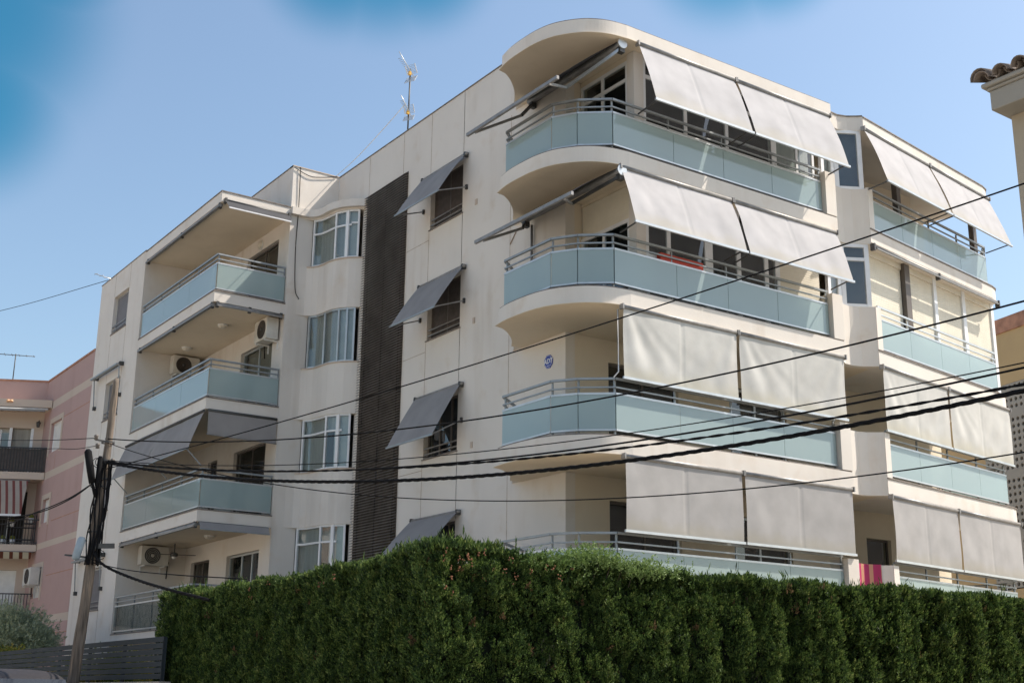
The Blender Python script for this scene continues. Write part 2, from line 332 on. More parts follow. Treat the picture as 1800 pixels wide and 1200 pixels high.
# ------------------------------------------------------------ houses across the street (they throw sunlight back on the shaded side)
def street_house(label, F, s0, s1, H, m):
    t = thing('street_house', label, 'house', F.p((s0 + s1) / 2, 0, 0), 'houses across the street')
    ops = [(s + .9, s + 2.1, z + 1, z + 2.3) for z in np.arange(0, H - 2.6, 3.0) for s in np.arange(s0 + .4, s1 - 2.8, 3.2)]
    wall(F, s0, s1, 0, H, .3, ops).build('wall', m, t)
    MB().fbox(F, s0, s1, -8, -.5, 0, H).build('core', m, t)
    MB().fbox(F, s0 - .1, s1 + .1, -8, .15, H, H + .2).build('roof_edge', 'brick_cap', t)
    for a, b, c, d in ops: MB().fbox(F, a, b, -.2, -.15, c, d).build('window', 'brown_frame', t)
street_house('white two-storey house across the street to the west', Fr(-9.5, 0, R(90), 1), 2, 20, 6.5, 'street_render')
street_house('long white house far up the street to the north', Fr(-9.5, 0, R(90), 1), 46, 118, 8, 'street_render')
street_house('cream three-storey house across the street to the north-west', Fr(-9.5, 0, R(90), 1), 21.5, 44, 9, 'plaster')
# ------------------------------------------------------------ ground
MB().box(-300, 400, -200, 500, -.5, 0).build('ground', 'asphalt')
struct(bpy.data.objects['ground'])
mb = MB(); mb.box(5.9, 7.39, 11.1, 60, .004, .13); mb.box(5.9, 60, 11.1, 12.4, .004, .13)
g = MB().prism([(5.9, 11.1), (60, 11.1), (60, 12.4), (7.39, 12.4), (7.39, 60), (5.9, 60)], .004, .13).build('pavement', 'paving', bevel=.01); struct(g)
g = MB().prism([(7.7, 12.8), (60, 12.8), (60, 60), (7.7, 60)], .004, .30).build('garden_ground', 'terrace_tile'); struct(g)

# ------------------------------------------------------------ the apartment building
TOP = {1: 3.53, 2: 6.53, 3: 9.52, 4: 12.52}
BOT = {1: 3.15, 2: 6.14, 3: 9.14, 4: 12.14}
LT = {1: 3.31, 2: 6.31, 3: 9.31, 4: 12.31}
FN = {1: 'lowest', 2: 'second-lowest', 3: 'third', 4: 'topmost'}
APT = thing('apartment_building', 'cream four-storey apartment building with rounded glass-fronted balconies and a tall dark louvred strip', 'apartment building', (15.6, 20.72, 0))

def window(F, s0, s1, z0, z1, mull=(), trans=(), frame='alu_frame', back='room_dark', rec=.14, fw=.05, bars=False, halfcurt=None, dep=.05):
    m = MB(); o0, o1 = -rec - dep, -rec
    m.fbox(F, s0, s0 + fw, o0, o1, z0, z1); m.fbox(F, s1 - fw, s1, o0, o1, z0, z1)
    m.fbox(F, s0 + fw, s1 - fw, o0, o1, z0, z0 + fw); m.fbox(F, s0 + fw, s1 - fw, o0, o1, z1 - fw, z1)
    for x in mull: m.fbox(F, x - fw / 2, x + fw / 2, o0 + .002, o1 - .002, z0 + fw, z1 - fw)
    for t in trans: m.fbox(F, s0 + fw, s1 - fw, o0 + .004, o1 - .004, t - fw / 2, t + fw / 2)
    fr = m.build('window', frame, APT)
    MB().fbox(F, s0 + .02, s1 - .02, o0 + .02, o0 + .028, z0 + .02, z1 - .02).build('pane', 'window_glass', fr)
    MB().fbox(F, s0, s1, o0 - .16, o0 - .14, z0, z1).build('curtain' if back != 'room_dark' else 'dark_interior_sheet', back, fr)  # curtain, otherwise a sheet painted near-black as the unlit room
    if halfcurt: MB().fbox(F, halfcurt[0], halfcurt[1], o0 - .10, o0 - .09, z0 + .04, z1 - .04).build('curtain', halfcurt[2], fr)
    if bars:
        b = MB()
        for dz in (.10, .24): b.fbox(F, s0, s1, -.045, -.015, z0 + dz, z0 + dz + .03)
        b.fbox(F, s0, s1, -.045, -.015, z0, z0 + .025)
        b.build('sill_rail', 'awning_metal', fr)
    return fr
def shutter(F, s0, s1, z0, z1, o=0, material='shutter_cream', parent=None, name='roller_shutter', pitch=.055):
    m = MB(); n = int((z1 - z0) / pitch); V = []
    for i in range(n):
        za = z0 + (z1 - z0) * i / n; zb = z0 + (z1 - z0) * (i + 1) / n; k = zb - za
        for zz, oo in ((za, -.004), (za + k * .08, .0), (za + k * .5, .001), (za + k * .92, .0), (zb - .001, -.004)): V.append((zz, oo))
    P = [F.p(s, o + b, a) for a, b in V for s in (s0, s1)]
    m.add(P, [(2 * i, 2 * i + 1, 2 * i + 3, 2 * i + 2) for i in range(len(V) - 1)])
    return m.build(name, material, parent or APT, recalc=False)

# main shaded wall
WIN = {4: (13.20, 14.60), 3: (10.24, 11.64), 2: (7.22, 8.62), 1: (4.20, 5.60)}
ops = [(24.97, 26.52, a, b) for a, b in WIN.values()]
mb = wall(FA, 20.72, 30.13, 0, 16.5, .25, ops)
mb.build('wall', 'plaster', APT)
for k, (a, b) in WIN.items():
    if k >= 3:
        f = window(FA, 24.97, 26.52, a, b, (25.75,), (), 'brown_frame', 'room_dark', .13, .05, True)
        MB().fbox(FA, 25.0, 26.49, -.148, -.135, a + .05, b - .05).build('screen', 'dark_blind', f)
    else: window(FA, 24.97, 26.52, a, b, (25.45, 25.98), (), 'brown_frame', 'room_dark', .13, .06, True)
    MB().fbox(FA, 24.93, 26.56, 0, .03, a - .03, a - .002).build('window_sill', 'coping', APT)
mb = MB()   # expansion joints
for y, z0, z1 in ((28.03, 15.3, 16.48), (26.56, 0, 16.48), (24.96, 0, 16.48), (22.85, 0, 15.0), (29.98, 15.25, 16.48), (24.96, 15.2, 16.48)):
    segs = [(z0, z1)]
    if y in (26.56, 24.96): segs = [(0, 4.15), (5.62, 7.18), (8.64, 10.2), (11.66, 13.16), (14.62, 16.48)]
    for a, b in segs: mb.fbox(FA, y - .007, y + .007, .0, .003, a, b)
for z in (12.93, 9.95, 6.95): mb.fbox(FA, 26.567, 27.7, 0, .003, z, z + .012)
mb.build('wall_joint', 'joint', APT)
for z in (13.27, 10.25, 7.25): MB().fbox(FA, 24.28, 24.37, 0, .02, z - .07, z + .07).build('vent_plate', 'band_plaster', APT)
# coping on the high parapet
MB().fbox(FA, 20.7, 31.9, -.27, .02, 16.502, 16.53).build('roof_edge', 'coping', APT)
MB().box(14.08, 15.58, 31.88, 32.1, 16.502, 16.53).build('roof_edge', 'band_plaster', APT)
# louvred strip
mb = MB(); n = int((15.28 - 2.5) / .0725)
for i in range(n):
    z = 2.5 + i * .0725; P = [FA.p(s, o, zz) for s in (27.72, 30.04) for o, zz in ((.012, z + .035), (.10, z), (.103, z + .012), (.015, z + .047))]
    mb.add(P, [(0, 1, 2, 3), (7, 6, 5, 4), (0, 4, 5, 1), (1, 5, 6, 2), (2, 6, 7, 3), (3, 7, 4, 0)])
lv = mb.build('louvre_screen', 'louvre', APT)
MB().fbox(FA, 27.74, 30.02, .002, .008, 2.5, 15.27).build('louvre_backing', 'louvre_back', lv)
for y in (27.95, 28.88, 29.8): MB().fbox(FA, y - .012, y + .012, .009, .04, 2.5, 15.26).build('louvre_rail', 'louvre_back', lv)

# stair block with S-curved bay windows
SP = [(14.1, 31.9), (14.45, 31.9), (14.68, 31.87), (14.83, 31.76), (14.93, 31.58), (14.97, 31.35), (14.98, 31.1), (15.02, 30.85), (15.12, 30.6), (15.28, 30.38), (15.44, 30.24), (15.62, 30.12)]
WI = [(14.80, 31.80), (14.93, 31.58), (14.97, 31.33), (15.02, 30.85), (15.13, 30.6), (15.28, 30.38), (15.44, 30.24)]
WI = offset(WI, -.03)
sills = {4: (13.48, 14.95), 3: (10.46, 12.04), 2: (7.50, 9.02), 1: (4.5, 6.02)}
zz = [0]
for k in (1, 2, 3, 4): zz += list(sills[k])
mb = MB()
for i in range(0, 8, 2): mb.ribbon(SP, -.25, 0, zz[i], zz[i + 1])       # spandrels
for k in (1, 2, 3, 4):
    a, b = sills[k]
    mb.fbox(FLR, 14.1, 14.82, -.25, -.002, a, b); mb.fbox(FA, 30.131, 30.28, -.2, -.002, a, b)
mb.ribbon(SP, -.3, 0, 14.95, 15.0)
mb.box(14.1, 15.598, 31.9, 32.15, 15.0, 16.5)
mb.fbox(FA, 30.131, 31.9, -.25, -.001, 15.0, 16.5)
mb.build('wall', 'plaster', APT)
lid = offset(SP, .11)
poly = lid + [(15.62, 31.88), (14.1, 31.88)]
bay_lid = MB().ribbon(SP, -.05, .12, 15.001, 15.22).build('bay_roof', 'plaster', APT)
MB().prism([SP[i] for i in range(1, len(SP))] + [(15.58, 31.88), (14.5, 31.88)], 15.05, 15.20).build('bay_roof', 'plaster', APT)
for k in (1, 2, 3, 4):
    a, b = sills[k]
    MB().ribbon(SP[2:], -.10, .035, a - .001, a + .028).build('bay_sill', 'band_plaster', APT)
for k in (1, 2, 3, 4):
    a, b = sills[k]; a += .03
    m = MB(); m.ribbon(WI, -.06, 0, a, a + .05); m.ribbon(WI, -.06, 0, b - .05, b)
    tr = b - .45
    if k != 3: m.ribbon(WI[:6], -.06, 0, tr - .025, tr + .025)
    for i in ((0, 3, 4.5, 6) if k != 3 else (0, 2.3, 4, 5, 6)):
        q = int(i); fr_ = i - q; p0, p1 = WI[q], WI[min(q + 1, 6)]; x, y = p0[0] + (p1[0] - p0[0]) * fr_, p0[1] + (p1[1] - p0[1]) * fr_; hw = 1.9 if i == 4.5 else 1
        m.ribbon([(x - .010 * hw, y + .026 * hw), (x + .010 * hw, y - .026 * hw)] if i < 5 else [(x - .022, y + .016), (x + .022, y - .016)], -.065, .006, a, b)
    if k in (4,): m.ribbon(WI[5:], -.06, 0, b - .42, b - .37)
    f = m.build('bay_window', 'alu_frame' if k == 3 else 'upvc', APT)
    MB().ribbon(WI, -.034, -.028, a, b).build('pane', 'window_glass', f)
    MB().ribbon(WI, -.13, -.12, a, b).build('curtain', 'curtain_light', f)
    MB().ribbon(WI[4:], -.10, -.09, a, b).build('blind', 'white_plastic', f)
    if k < 3: MB().ribbon(WI[3:5], -.11, -.10, a, b - .45).build('dark_interior_sheet', 'room_dark', f)  # near-black sheet paints the dark room behind the middle panes
# back wall of the left wing (x = 14.1) with openings
lops = []
for k in (1, 2, 3, 4):
    t = LT[k]; lops.append((32.62, 34.88, t, t + 2.15))
lops += [(36.15, 36.9, 6.9, 8.45), (36.2, 37.66, 4.1, 5.48)]
wall(FLB, 32.152, 38.15, 0, 16.5, .22, lops).build('wall', 'plaster', APT)
MB().fbox(FLB, 31.9, 38.4, -.24, .02, 16.502, 16.53).build('roof_edge', 'coping', APT)
for k in (1, 2, 3, 4):
    t = LT[k]
    fr = 'brown_frame' if k in (2, 4) else 'alu_frame'
    window(FLB, 32.62, 34.88, t, t + 2.15, (33.3, 34.0) if k == 1 else (33.75,), (), fr, 'room_dark', .10, .055, halfcurt=(32.7, 34.8, 'curtain') if k == 3 else (33.8, 34.8, 'dark_blind') if k == 4 else None)
window(FLB, 36.15, 36.9, 6.9, 8.45, (), (), 'brown_frame', 'room_dark', .1, .05)
window(FLB, 36.2, 37.66, 4.1, 5.48, (36.93,), (), 'brown_frame', 'room_dark', .1, .05)
# tower at the far left
tops = {4: (13.13, 14.43), 3: (10.18, 11.45), 2: (7.14, 8.42), 1: (4.1, 5.4)}
wall(FL, 38.15, 42.7, 0, 15.25, .22, [(39.6, 41.1, a, b) for a, b in tops.values()]).build('wall', 'plaster', APT)
wall(FLS, 12.22, 14.1, 0, 15.25, .22, []).build('wall', 'plaster', APT)
MB().box(12.22, 18, 42.48, 42.70, 0, 15.25).build('wall', 'plaster', APT)
MB().prism([(11.98, 38.13), (14.1, 38.13), (14.1, 42.72), (11.98, 42.72)], 15.252, 15.275).build('roof_edge', 'coping', APT)
mb = MB()
for y in (39.58, 41.12):
    for a, b in ((0, 4.08), (5.42, 7.12), (8.44, 10.16), (11.47, 13.11), (14.45, 15.24)): mb.fbox(FL, y - .007, y + .007, 0, .003, a, b)
mb.build('wall_joint', 'joint', APT)
for k, (a, b) in tops.items():
    f = window(FL, 39.6, 41.1, a, b, (), (), 'alu_frame', 'room_dark', .12, .05, True)
    MB().fbox(FL, 39.66, 41.04, -.14, -.128, a + .06, b - .05).build('blind', 'grey_blind', f)
    MB().fbox(FL, 39.56, 41.14, 0, .03, a - .03, a - .002).build('window_sill', 'coping', APT)

def rail_parts(parent, paths, T, gb=.12, gt=.80, rail=1.12, mid=.95, splits=None, glass='frosted_glass', metal='grey_metal', skip_glass=(), gname='glass_panel'):
    """paths: polyline of the rail plane; glass in front of posts"""
    m = MB(); g2 = MB(); path = paths
    for a, b in zip(path, path[1:]):
        A = Vector((a[0], a[1], 0)); B = Vector((b[0], b[1], 0))
        m.bar(A + Vector((0, 0, T + rail)), B + Vector((0, 0, T + rail)), .055, .045)
        m.bar(A + Vector((0, 0, T + mid)), B + Vector((0, 0, T + mid)), .03, .03)
    for i, (a, b) in enumerate(zip(path, path[1:])):
        if i in skip_glass: continue
        A = Vector((a[0], a[1], 0)); B = Vector((b[0], b[1], 0))
        g2.bar(A + Vector((0, 0, T + gt + .02)), B + Vector((0, 0, T + gt + .02)), .055, .04)
        g2.bar(A + Vector((0, 0, T + gb - .02)), B + Vector((0, 0, T + gb - .02)), .055, .035)
    rl = m.build('railing', metal, parent); g2.build('glass_rail', 'light_metal', parent)
    # posts
    inner = offset(path, -.045)
    for i, (a, b) in enumerate(zip(inner, inner[1:])):
        L = math.hypot(b[0] - a[0], b[1] - a[1]); k = max(1, round(L / 1.45))
        for j in range(k + (1 if i == len(inner) - 2 else 0)):
            t = j / k; x, y = a[0] + (b[0] - a[0]) * t, a[1] + (b[1] - a[1]) * t
            MB().box(x - .017, x + .017, y - .017, y + .017, T, T + rail - .02).build('post', metal, parent)
    for i, (a, b) in enumerate(zip(path, path[1:])):
        if i in skip_glass: continue
        L = math.hypot(b[0] - a[0], b[1] - a[1]); sp = (splits or {}).get(i)
        ts = [0] + [s / L for s in sp] + [1] if sp else [0, 1]
        for t0, t1 in zip(ts, ts[1:]):
            g = .006 / L
            p = [(a[0] + (b[0] - a[0]) * t, a[1] + (b[1] - a[1]) * t) for t in (t0 + g, t1 - g)]
            MB().ribbon(p, .012, .020, T + gb, T + gt).build(gname, glass, parent)

# rounded corner balconies and roof slab
SLAB = [(15.62, 22.72), (15.38, 22.32), (15.04, 21.83), (14.66, 21.44), (14.38, 21.24), (14.20, 21.2), (14.13, 20.75), (14.13, 20.2), (14.17, 19.8), (14.27, 19.44), (14.44, 19.15), (14.68, 18.88), (14.96, 18.70), (15.25, 18.60), (15.6, 18.55)]
def smooth2(P, n=4):
    P = [Vector((*p, 0)) for p in P]; P = [P[0] * 2 - P[1]] + P + [P[-1] * 2 - P[-2]]; out = []
    for i in range(1, len(P) - 2):
        for j in range(n):
            t = j / n; a, b, c, d = P[i - 1:i + 3]; q = .5 * ((2 * b) + (c - a) * t + (2 * a - 5 * b + 4 * c - d) * t * t + (3 * b - a - 3 * c + d) * t ** 3); out.append((q.x, q.y))
    return out + [(P[-2].x, P[-2].y)]
SLAB = smooth2(SLAB[:5], 3)[:-1] + smooth2(SLAB[4:6], 1)[:-1] + smooth2(SLAB[5:], 4)
def corner_slab(k):
    if k == 5: B, T = 15.07, 15.43
    else: B, T = BOT[k], TOP[k]
    xe = 21.9
    poly = SLAB + [(xe, 18.55), (xe, 20.70), (15.62, 20.70)]
    s = MB().prism(poly, B, T - .03).build('balcony' if k < 5 else 'roof_slab', 'plaster', APT)
    edge = offset(SLAB + [(xe, 18.55)], -.022)   # travel direction keeps outside on the left, so negative = outward
    cp = edge + [(xe, 20.70), (15.62, 20.70)]
    MB().prism(cp, T - .028, T).build('coping', 'coping', s)
    inner = offset(SLAB[3:] + [(xe - .02, 18.55)], .06)
    MB().prism(inner + [(xe - .03, 20.69), (15.63, 20.69), (15.63, 22.3)], B - .012, B - .002).build('soffit', 'soffit', s)
    return s
RAIL = [(15.58, 22.25), (14.42, 21.3), (14.42, 19.62), (14.72, 19.14), (15.28, 18.68), (21.53, 18.68)]
RAIL = RAIL  # outside on the right when travelling this way? handled by sign below
for k in (1, 2, 3, 4):
    s = corner_slab(k)
    rp = list(reversed(RAIL))      # travelling from the front round to the wall: outside on the left -> use reversed normal
    path = RAIL
    rail_parts(s, path, TOP[k], splits={4: [1.66, 3.12, 4.62]}, skip_glass=(0,), metal='grey_metal')
corner_slab(5)
# fins closing the front balconies on the right
for k in (1, 2, 3, 4): MB().box(21.56, 21.9, 18.548, 19.05, TOP[k] + .002, TOP[k] + 1.07).build('fin_wall', 'plaster', APT)
# back wall and glazed enclosures
bops = []
for k in (1, 2, 3, 4): bops += [(16.76, 18.77, TOP[k], TOP[k] + 2.12), (20.38, 22.2, TOP[k], TOP[k] + 2.12)]
bops += [(24.8, 25.7, 3.53, 5.5)]
wall(FK, 15.851, 27.5, 0, 16.5, .25, bops).build('wall', 'soffit', APT)
for k in (1, 2):
    window(FK, 16.76, 18.77, TOP[k], TOP[k] + 2.12, (17.8,), (), 'brown_frame', 'room_dark', .1, .06)
    window(FK, 20.38, 22.2, TOP[k], TOP[k] + 2.12, (21.25,), (), 'alu_frame', 'room_dark', .1, .06)
window(FK, 24.8, 25.7, 3.53, 5.5, (), (), 'brown_frame', 'room_dark', .1, .05)
for k in (3, 4):
    T = TOP[k]; H = (BOT[4] if k == 3 else 15.07) - .016
    # side glazing on x = 16.02
    if k == 4:
        f = window(FE, 19.05, 20.7, T, H - .12, (19.93,), (14.5,), 'upvc', 'room_dark', 0, .08)
        MB().fbox(FE, 19.05, 20.7, -.1, 0, H - .119, H).build('wall', 'soffit', APT)
    else:
        f = window(FE, 19.05, 20.7, T, 11.30, (19.93,), (), 'upvc', 'room_dark', 0, .08)
        shutter(FE, 19.05, 20.7, 11.3, H - .08, -.03)
        MB().fbox(FE, 19.05, 20.7, -.1, 0, H - .079, H).build('wall', 'soffit', APT)
    MB().box(16.0, 16.26, 18.82, 19.049, T, H).build('corner_post', 'plaster', APT)
    if k == 4:
        window(FE2, 16.261, 20.22, T, H, (17.49, 18.73), (T + .95, T + 2.05), 'upvc', 'room_dark', 0, .09)
        window(FE2, 20.221, 21.55, T, H, (20.97,), (T + .95,), 'upvc', 'curtain_light', 0, .07)
    else:
        window(FE2, 16.261, 18.05, T, H, (16.92, ), (T + .95,), 'upvc', 'room_dark', 0, .10)
        window(FE2, 18.051, 20.2, T, H, (18.95, 19.8), (T + .75,), 'upvc', 'room_dark', 0, .12)
        shutter(FE2, 20.22, 21.54, T, H, -.04)
        MB().box(20.201, 20.219, 18.85, 18.95, T, H).build('post', 'upvc', APT)
# unseen solid cores added to block light inside the building
MB().box(16.1, 27.3, 21.2, 42.4, 0, 16.4).build('light_block_core', 'grey_render', APT)
MB().box(14.5, 16.09, 32.4, 42.4, 0, 16.35).build('light_block_core', 'grey_render', APT)
MB().box(12.5, 14.49, 38.5, 42.4, 0, 15.2).build('light_block_core', 'grey_render', APT)

# left wing balconies
for k in (1, 2, 3, 4, 5):
    T = LT[k] if k < 5 else 15.23; B = T - .33
    s = MB().box(12.0, 14.098, 31.9, 38.148, B, T - .03).build('balcony' if k < 5 else 'roof_slab', 'plaster', APT)
    MB().prism([(11.978, 31.878), (14.098, 31.878), (14.098, 38.148), (11.978, 38.148)], T - .028, T).build('coping', 'coping', s)
    MB().box(12.06, 14.09, 31.96, 38.14, B - .012, B - .002).build('soffit', 'soffit', s)
    if k < 5:
        rail_parts(s, [(12.06, 38.1), (12.06, 31.97), (14.07, 31.97)], T, gb=.09, gt=.775, rail=1.06, mid=.92, splits={0: [2.0, 4.1]}, glass='frosted_glass' if k > 1 else 'clear_glass', metal='grey_metal')

# concave bay between the two fronts
CV = [(21.9, 18.62), (22.05, 18.76), (22.25, 18.86), (22.5, 18.88), (22.75, 18.80), (22.95, 18.65), (23.05, 18.56)]
for k in (1, 2, 3, 4): MB().ribbon(CV, -.18, 0, BOT[k] - .04, TOP[k] + (1.02 if k < 4 else .98)).build('parapet_wall', 'plaster', APT)
MB().ribbon(CV, -.25, 0, 15.04, 15.40).build('parapet_wall', 'plaster', APT)
MB().ribbon(CV, -.27, .022, 15.402, 15.43).build('coping', 'coping', APT)
for k in (1, 2, 3, 4): MB().prism([(21.91, 19.0), (23.2, 19.0), (23.7, 20.70), (21.91, 20.70)], BOT[k] - .002, TOP[k] - .06).build('loggia_floor', 'soffit', APT)
MB().prism([(21.91, 19.0), (23.2, 19.0), (23.7, 20.70), (21.91, 20.70)], 15.02, 15.38).build('loggia_floor', 'soffit', APT)
WV = [(21.92, 18.92), (22.32, 18.96), (22.45, 18.95), (22.98, 18.66)]
for k in (3, 4):
    a = TOP[k] + (1.02 if k < 4 else .98); b = BOT[4] - .04 if k == 3 else 15.04
    m = MB(); m.ribbon(WV, -.07, 0, a, a + .07); m.ribbon(WV, -.07, 0, b - .08, b)
    if k == 3: m.ribbon(WV, -.068, -.002, b - .42, b - .34)
    for i, q in enumerate(WV):
        d = Vector((WV[min(i + 1, 3)][0] - WV[max(i - 1, 0)][0], WV[min(i + 1, 3)][1] - WV[max(i - 1, 0)][1])).normalized() * .055
        m.ribbon([(q[0] - d.x, q[1] - d.y), (q[0] + d.x, q[1] + d.y)], -.075, .006, a, b)
    f = m.build('bay_window', 'upvc', APT)
    MB().ribbon(WV, -.04, -.032, a, b).build('pane', 'window_glass', f)
    MB().ribbon(WV[1:], -.20, -.19, a, b).build('blind', 'grey_blind', f); MB().ribbon(WV[:2], -.12, -.11, a, b).build('curtain', 'curtain_light', f)  # pale sheet imitates the left pane's reflection, grey sheet the dark pane

# right-hand block, turned nine degrees
def rpoly(extra=0):
    P = [(0, 0), (6.1, 0), (6.4, -.05), (6.62, -.18), (6.78, -.40), (6.86, -.7), (6.9, -1.1), (6.9, -2.25), (0, -2.25)]
    return P
def fprism(F, P, z0, z1, mb=None):
    return (mb or MB()).prism([F.p(a, b, 0)[:2] for a, b in P], z0, z1)
for k in (1, 2, 3, 4, 5):
    B, T = (15.07, 15.40) if k == 5 else (BOT[k], TOP[k] - .02)
    P = rpoly()
    s = fprism(FR, P, B, T - .03).build('balcony' if k < 5 else 'roof_slab', 'plaster', APT)
    Q = [(0, .022)] + [(a + (.022 if a > 6.2 else 0), b + (.022 if b > -.5 else 0)) for a, b in P[1:8]] + [(0, -2.25)]
    fprism(FR, Q, T - .028, T).build('coping', 'coping', s)
    if k < 5:
        pth = [FR.p(a, b, 0)[:2] for a, b in [(.25, -.12), (6.12, -.12), (6.45, -.28), (6.68, -.6), (6.74, -1.2), (6.74, -2.2)]]
        rail_parts(s, pth, T, splits={0: [1.46, 2.95, 4.4]}, metal='grey_metal' if k != 3 else 'light_metal')
        MB().fbox(FR, .0, .22, -.45, .001, T + .002, T + 1.04).build('parapet_wall', 'plaster', s)
rops = [(s0, s1, TOP[k], TOP[k] + 2.12) for k in (1, 2, 4) for s0, s1 in ((.8, 2.4), (3.6, 4.6))]
wall(Fr(*FR.p(0, -2.25, 0)[:2], R(9)), 0, 6.9, 0, 15.4, .22, rops).build('wall', 'soffit', APT)
FRB = Fr(*FR.p(0, -2.25, 0)[:2], R(9))
for k in (1, 2, 4):
    window(FRB, .8, 2.4, TOP[k], TOP[k] + 2.12, (1.6,), (), 'brown_frame', 'room_dark', .08, .06, halfcurt=(1.7, 2.1, 'curtain_light'))
    window(FRB, 3.6, 4.6, TOP[k], TOP[k] + 2.12, (), (), 'upvc', 'curtain', .08, .06)
# enclosed third-floor balcony: white frames and cream roller shutters
H = BOT[4]
for a, b in ((.27, 1.86), (2.14, 3.42), (3.58, 4.93), (5.1, 6.55)): shutter(FR, a, b, TOP[3], H - .16, -.34)
for a, b in ((.2, .27), (3.42, 3.58), (4.93, 5.10), (6.55, 6.70)): MB().fbox(FR, a, b, -.38, -.29, TOP[3], H).build('enclosure_frame', 'upvc', APT)
MB().fbox(FR, .271, 6.549, -.4, -.31, H - .159, H).build('shutter_box', 'shutter_cream', APT)
MB().fbox(FR, 6.60, 6.70, -2.24, -.39, TOP[3], H).build('enclosure_side', 'shutter_cream', APT)
MB().fbox(FR, .27, 6.55, -.5, -.46, TOP[3], H).build('dark_interior_sheet', 'room_dark', APT)  # near-black sheet paints the unlit space behind the shutters
for a in ((1.88, 2.12, -.34, -.22, TOP[3], H), (1.75, 1.93, -.34, -.2, TOP[4], 15.07), (5.75, 5.93, -.34, -.2, TOP[4], 15.07)): MB().fbox(FR, *a).build('steel_post', 'brown_frame', APT)
fprism(FR, [(.3, -2.5), (6.7, -2.5), (6.7, -9), (.3, -9)], 0, 15.3).build('light_block_core', 'grey_render', APT)  # unseen core added to block light behind the right block

# ------------------------------------------------------------ awnings
def cloth_grid(tl, tr, bl, br, amp=.01, seed=0, folds=0, sag=.03, nu=60, nv=24):
    tl, tr, bl, br = map(Vector, (tl, tr, bl, br)); n = (tr - tl).cross(bl - tl).normalized()
    W = (tr - tl).length
    def fn(u, v):
        p = tl.lerp(tr, u).lerp(bl.lerp(br, u), v)
        env = max(0, math.sin(math.pi * min(1, v * 1.02))) ** .7
        if W > 2.3: n_c = max(0, 1 - abs(u - .5) * W / .05); tl_off = .012 * n_c + .02 * max(0, 1 - abs(u - .5) * 3) * env
        else: tl_off = 0
        d = -sag * math.sin(math.pi * v) + amp * env * noise.noise((u * W * 1.1 + seed, v * 1.2, seed))
        d += amp * .5 * noise.noise((u * W * 3 + seed, v * 2.2, 3 + seed)) * env
        if folds:
            e = max(0, 1 - v * 1.15)
            for c in (0, 1):
                x = (u - c) / (.05 + v * .55)
                d += folds * env * math.exp(-x * x) * math.cos((u - c) * 26 / (.25 + v)) * .7
            d += folds * .8 * env * noise.noise((u * 3 + seed, v * 1.2, seed * 2))
        return p + n * (d + tl_off)
    return MB().grid(fn, nu, nv)
def drop_awning(F, s0, s1, zt, ob, zb, label, cloth, group, seed, arms=True, folds=0, amp=.02, arm_side=(0, 1), hem='light_metal'):
    t = thing('drop_awning', label, 'awning', F.p((s0 + s1) / 2, 0, zt), group)
    e = .035
    f = cloth_grid(F.p(s0 + e, .05, zt), F.p(s1 - e, .05, zt), F.p(s0 + e, ob, zb), F.p(s1 - e, ob, zb), amp, seed, folds, sag=.03 if arms else .01).build('fabric', cloth, t)
    MB().tube([F.p(s0, .045, zt + .045), F.p(s1, .045, zt + .045)], .045, 12).build('roller', 'awning_metal', t)
    MB().bar(F.p(s0 + .01, ob, zb - .01), F.p(s1 - .01, ob, zb - .01), .045, .05).build('hem_bar', hem, t)
    if arms:
        for i in arm_side:
            s = (s0 + .12, s1 - .12)[i]
            MB().bar(F.p(s, ob - .02, zb + .02), F.p(s, -.13, zb - .06), .025, .025).build('arm', 'dark_metal', t)
    for s in (s0, s1): MB().fbox(F, s - .018, s + .018, -.02, .1, zt - .01, zt + .10).build('bracket', 'awning_metal', t)
    return t
G1 = 'cream fabric drop awnings on the sunny front'
nm = {4: 'top', 3: 'second-from-top', 2: 'third-from-top', 1: 'bottom'}
for k, (ob, zb, zt) in {4: (.56, 13.56, 15.0), 3: (.47, 10.78, 12.04), 2: (.05, 7.66, 9.05), 1: (.05, 4.69, 6.06)}.items():
    cl = {4: 'cloth_cream', 3: 'cloth_cream', 2: 'cloth_pale', 1: 'cloth_plain'}[k]
    x0 = 15.86 if k == 4 else 15.33
    xm = 18.72 if k == 4 else 18.48
    drop_awning(FB, x0, xm - .012, zt, ob, zb, f'cream drop awning on the {nm[k]} balcony of the wide front, panel beside the rounded corner', cl, G1, k * 3.1, arms=k > 2, folds={4: 0, 3: .006, 2: .024, 1: .003}[k], amp={4: .015, 3: .03, 2: .03, 1: .012}[k])
    drop_awning(FB, xm + .012, 21.8, zt, ob, zb, f'cream drop awning on the {nm[k]} balcony of the wide front, panel beside the concave bay', cl, G1, k * 5.7, arms=k > 2, folds={4: 0, 3: .006, 2: .024, 1: .003}[k], amp={4: .015, 3: .03, 2: .03, 1: .012}[k])
for k, (ob, zb, zt) in {4: (.58, 13.54, 15.0), 2: (.05, 7.60, 9.04), 1: (.05, 4.66, 6.03)}.items():
    cl = {4: 'cloth_cream', 2: 'cloth_pale', 1: 'cloth_plain'}[k]
    drop_awning(FR, -.08 if k == 4 else .02, 3.07, zt, ob, zb, f'cream drop awning on the {nm[k]} balcony of the narrow right block, left panel', cl, G1, k * 2.3 + 1, arms=k > 2, folds={4: 0, 2: .02, 1: .003}[k])
    drop_awning(FR, 3.10, 6.34, zt, ob, zb, f'cream drop awning on the {nm[k]} balcony of the narrow right block, right panel', cl, G1, k * 4.3 + 2, arms=k > 2, folds={4: 0, 2: .02, 1: .003}[k])
t = thing('rolled_awning', 'rolled-up awning under the roofed edge above the cream roller shutters of the right block', 'awning', FR.p(3.2, .02, 12.0))
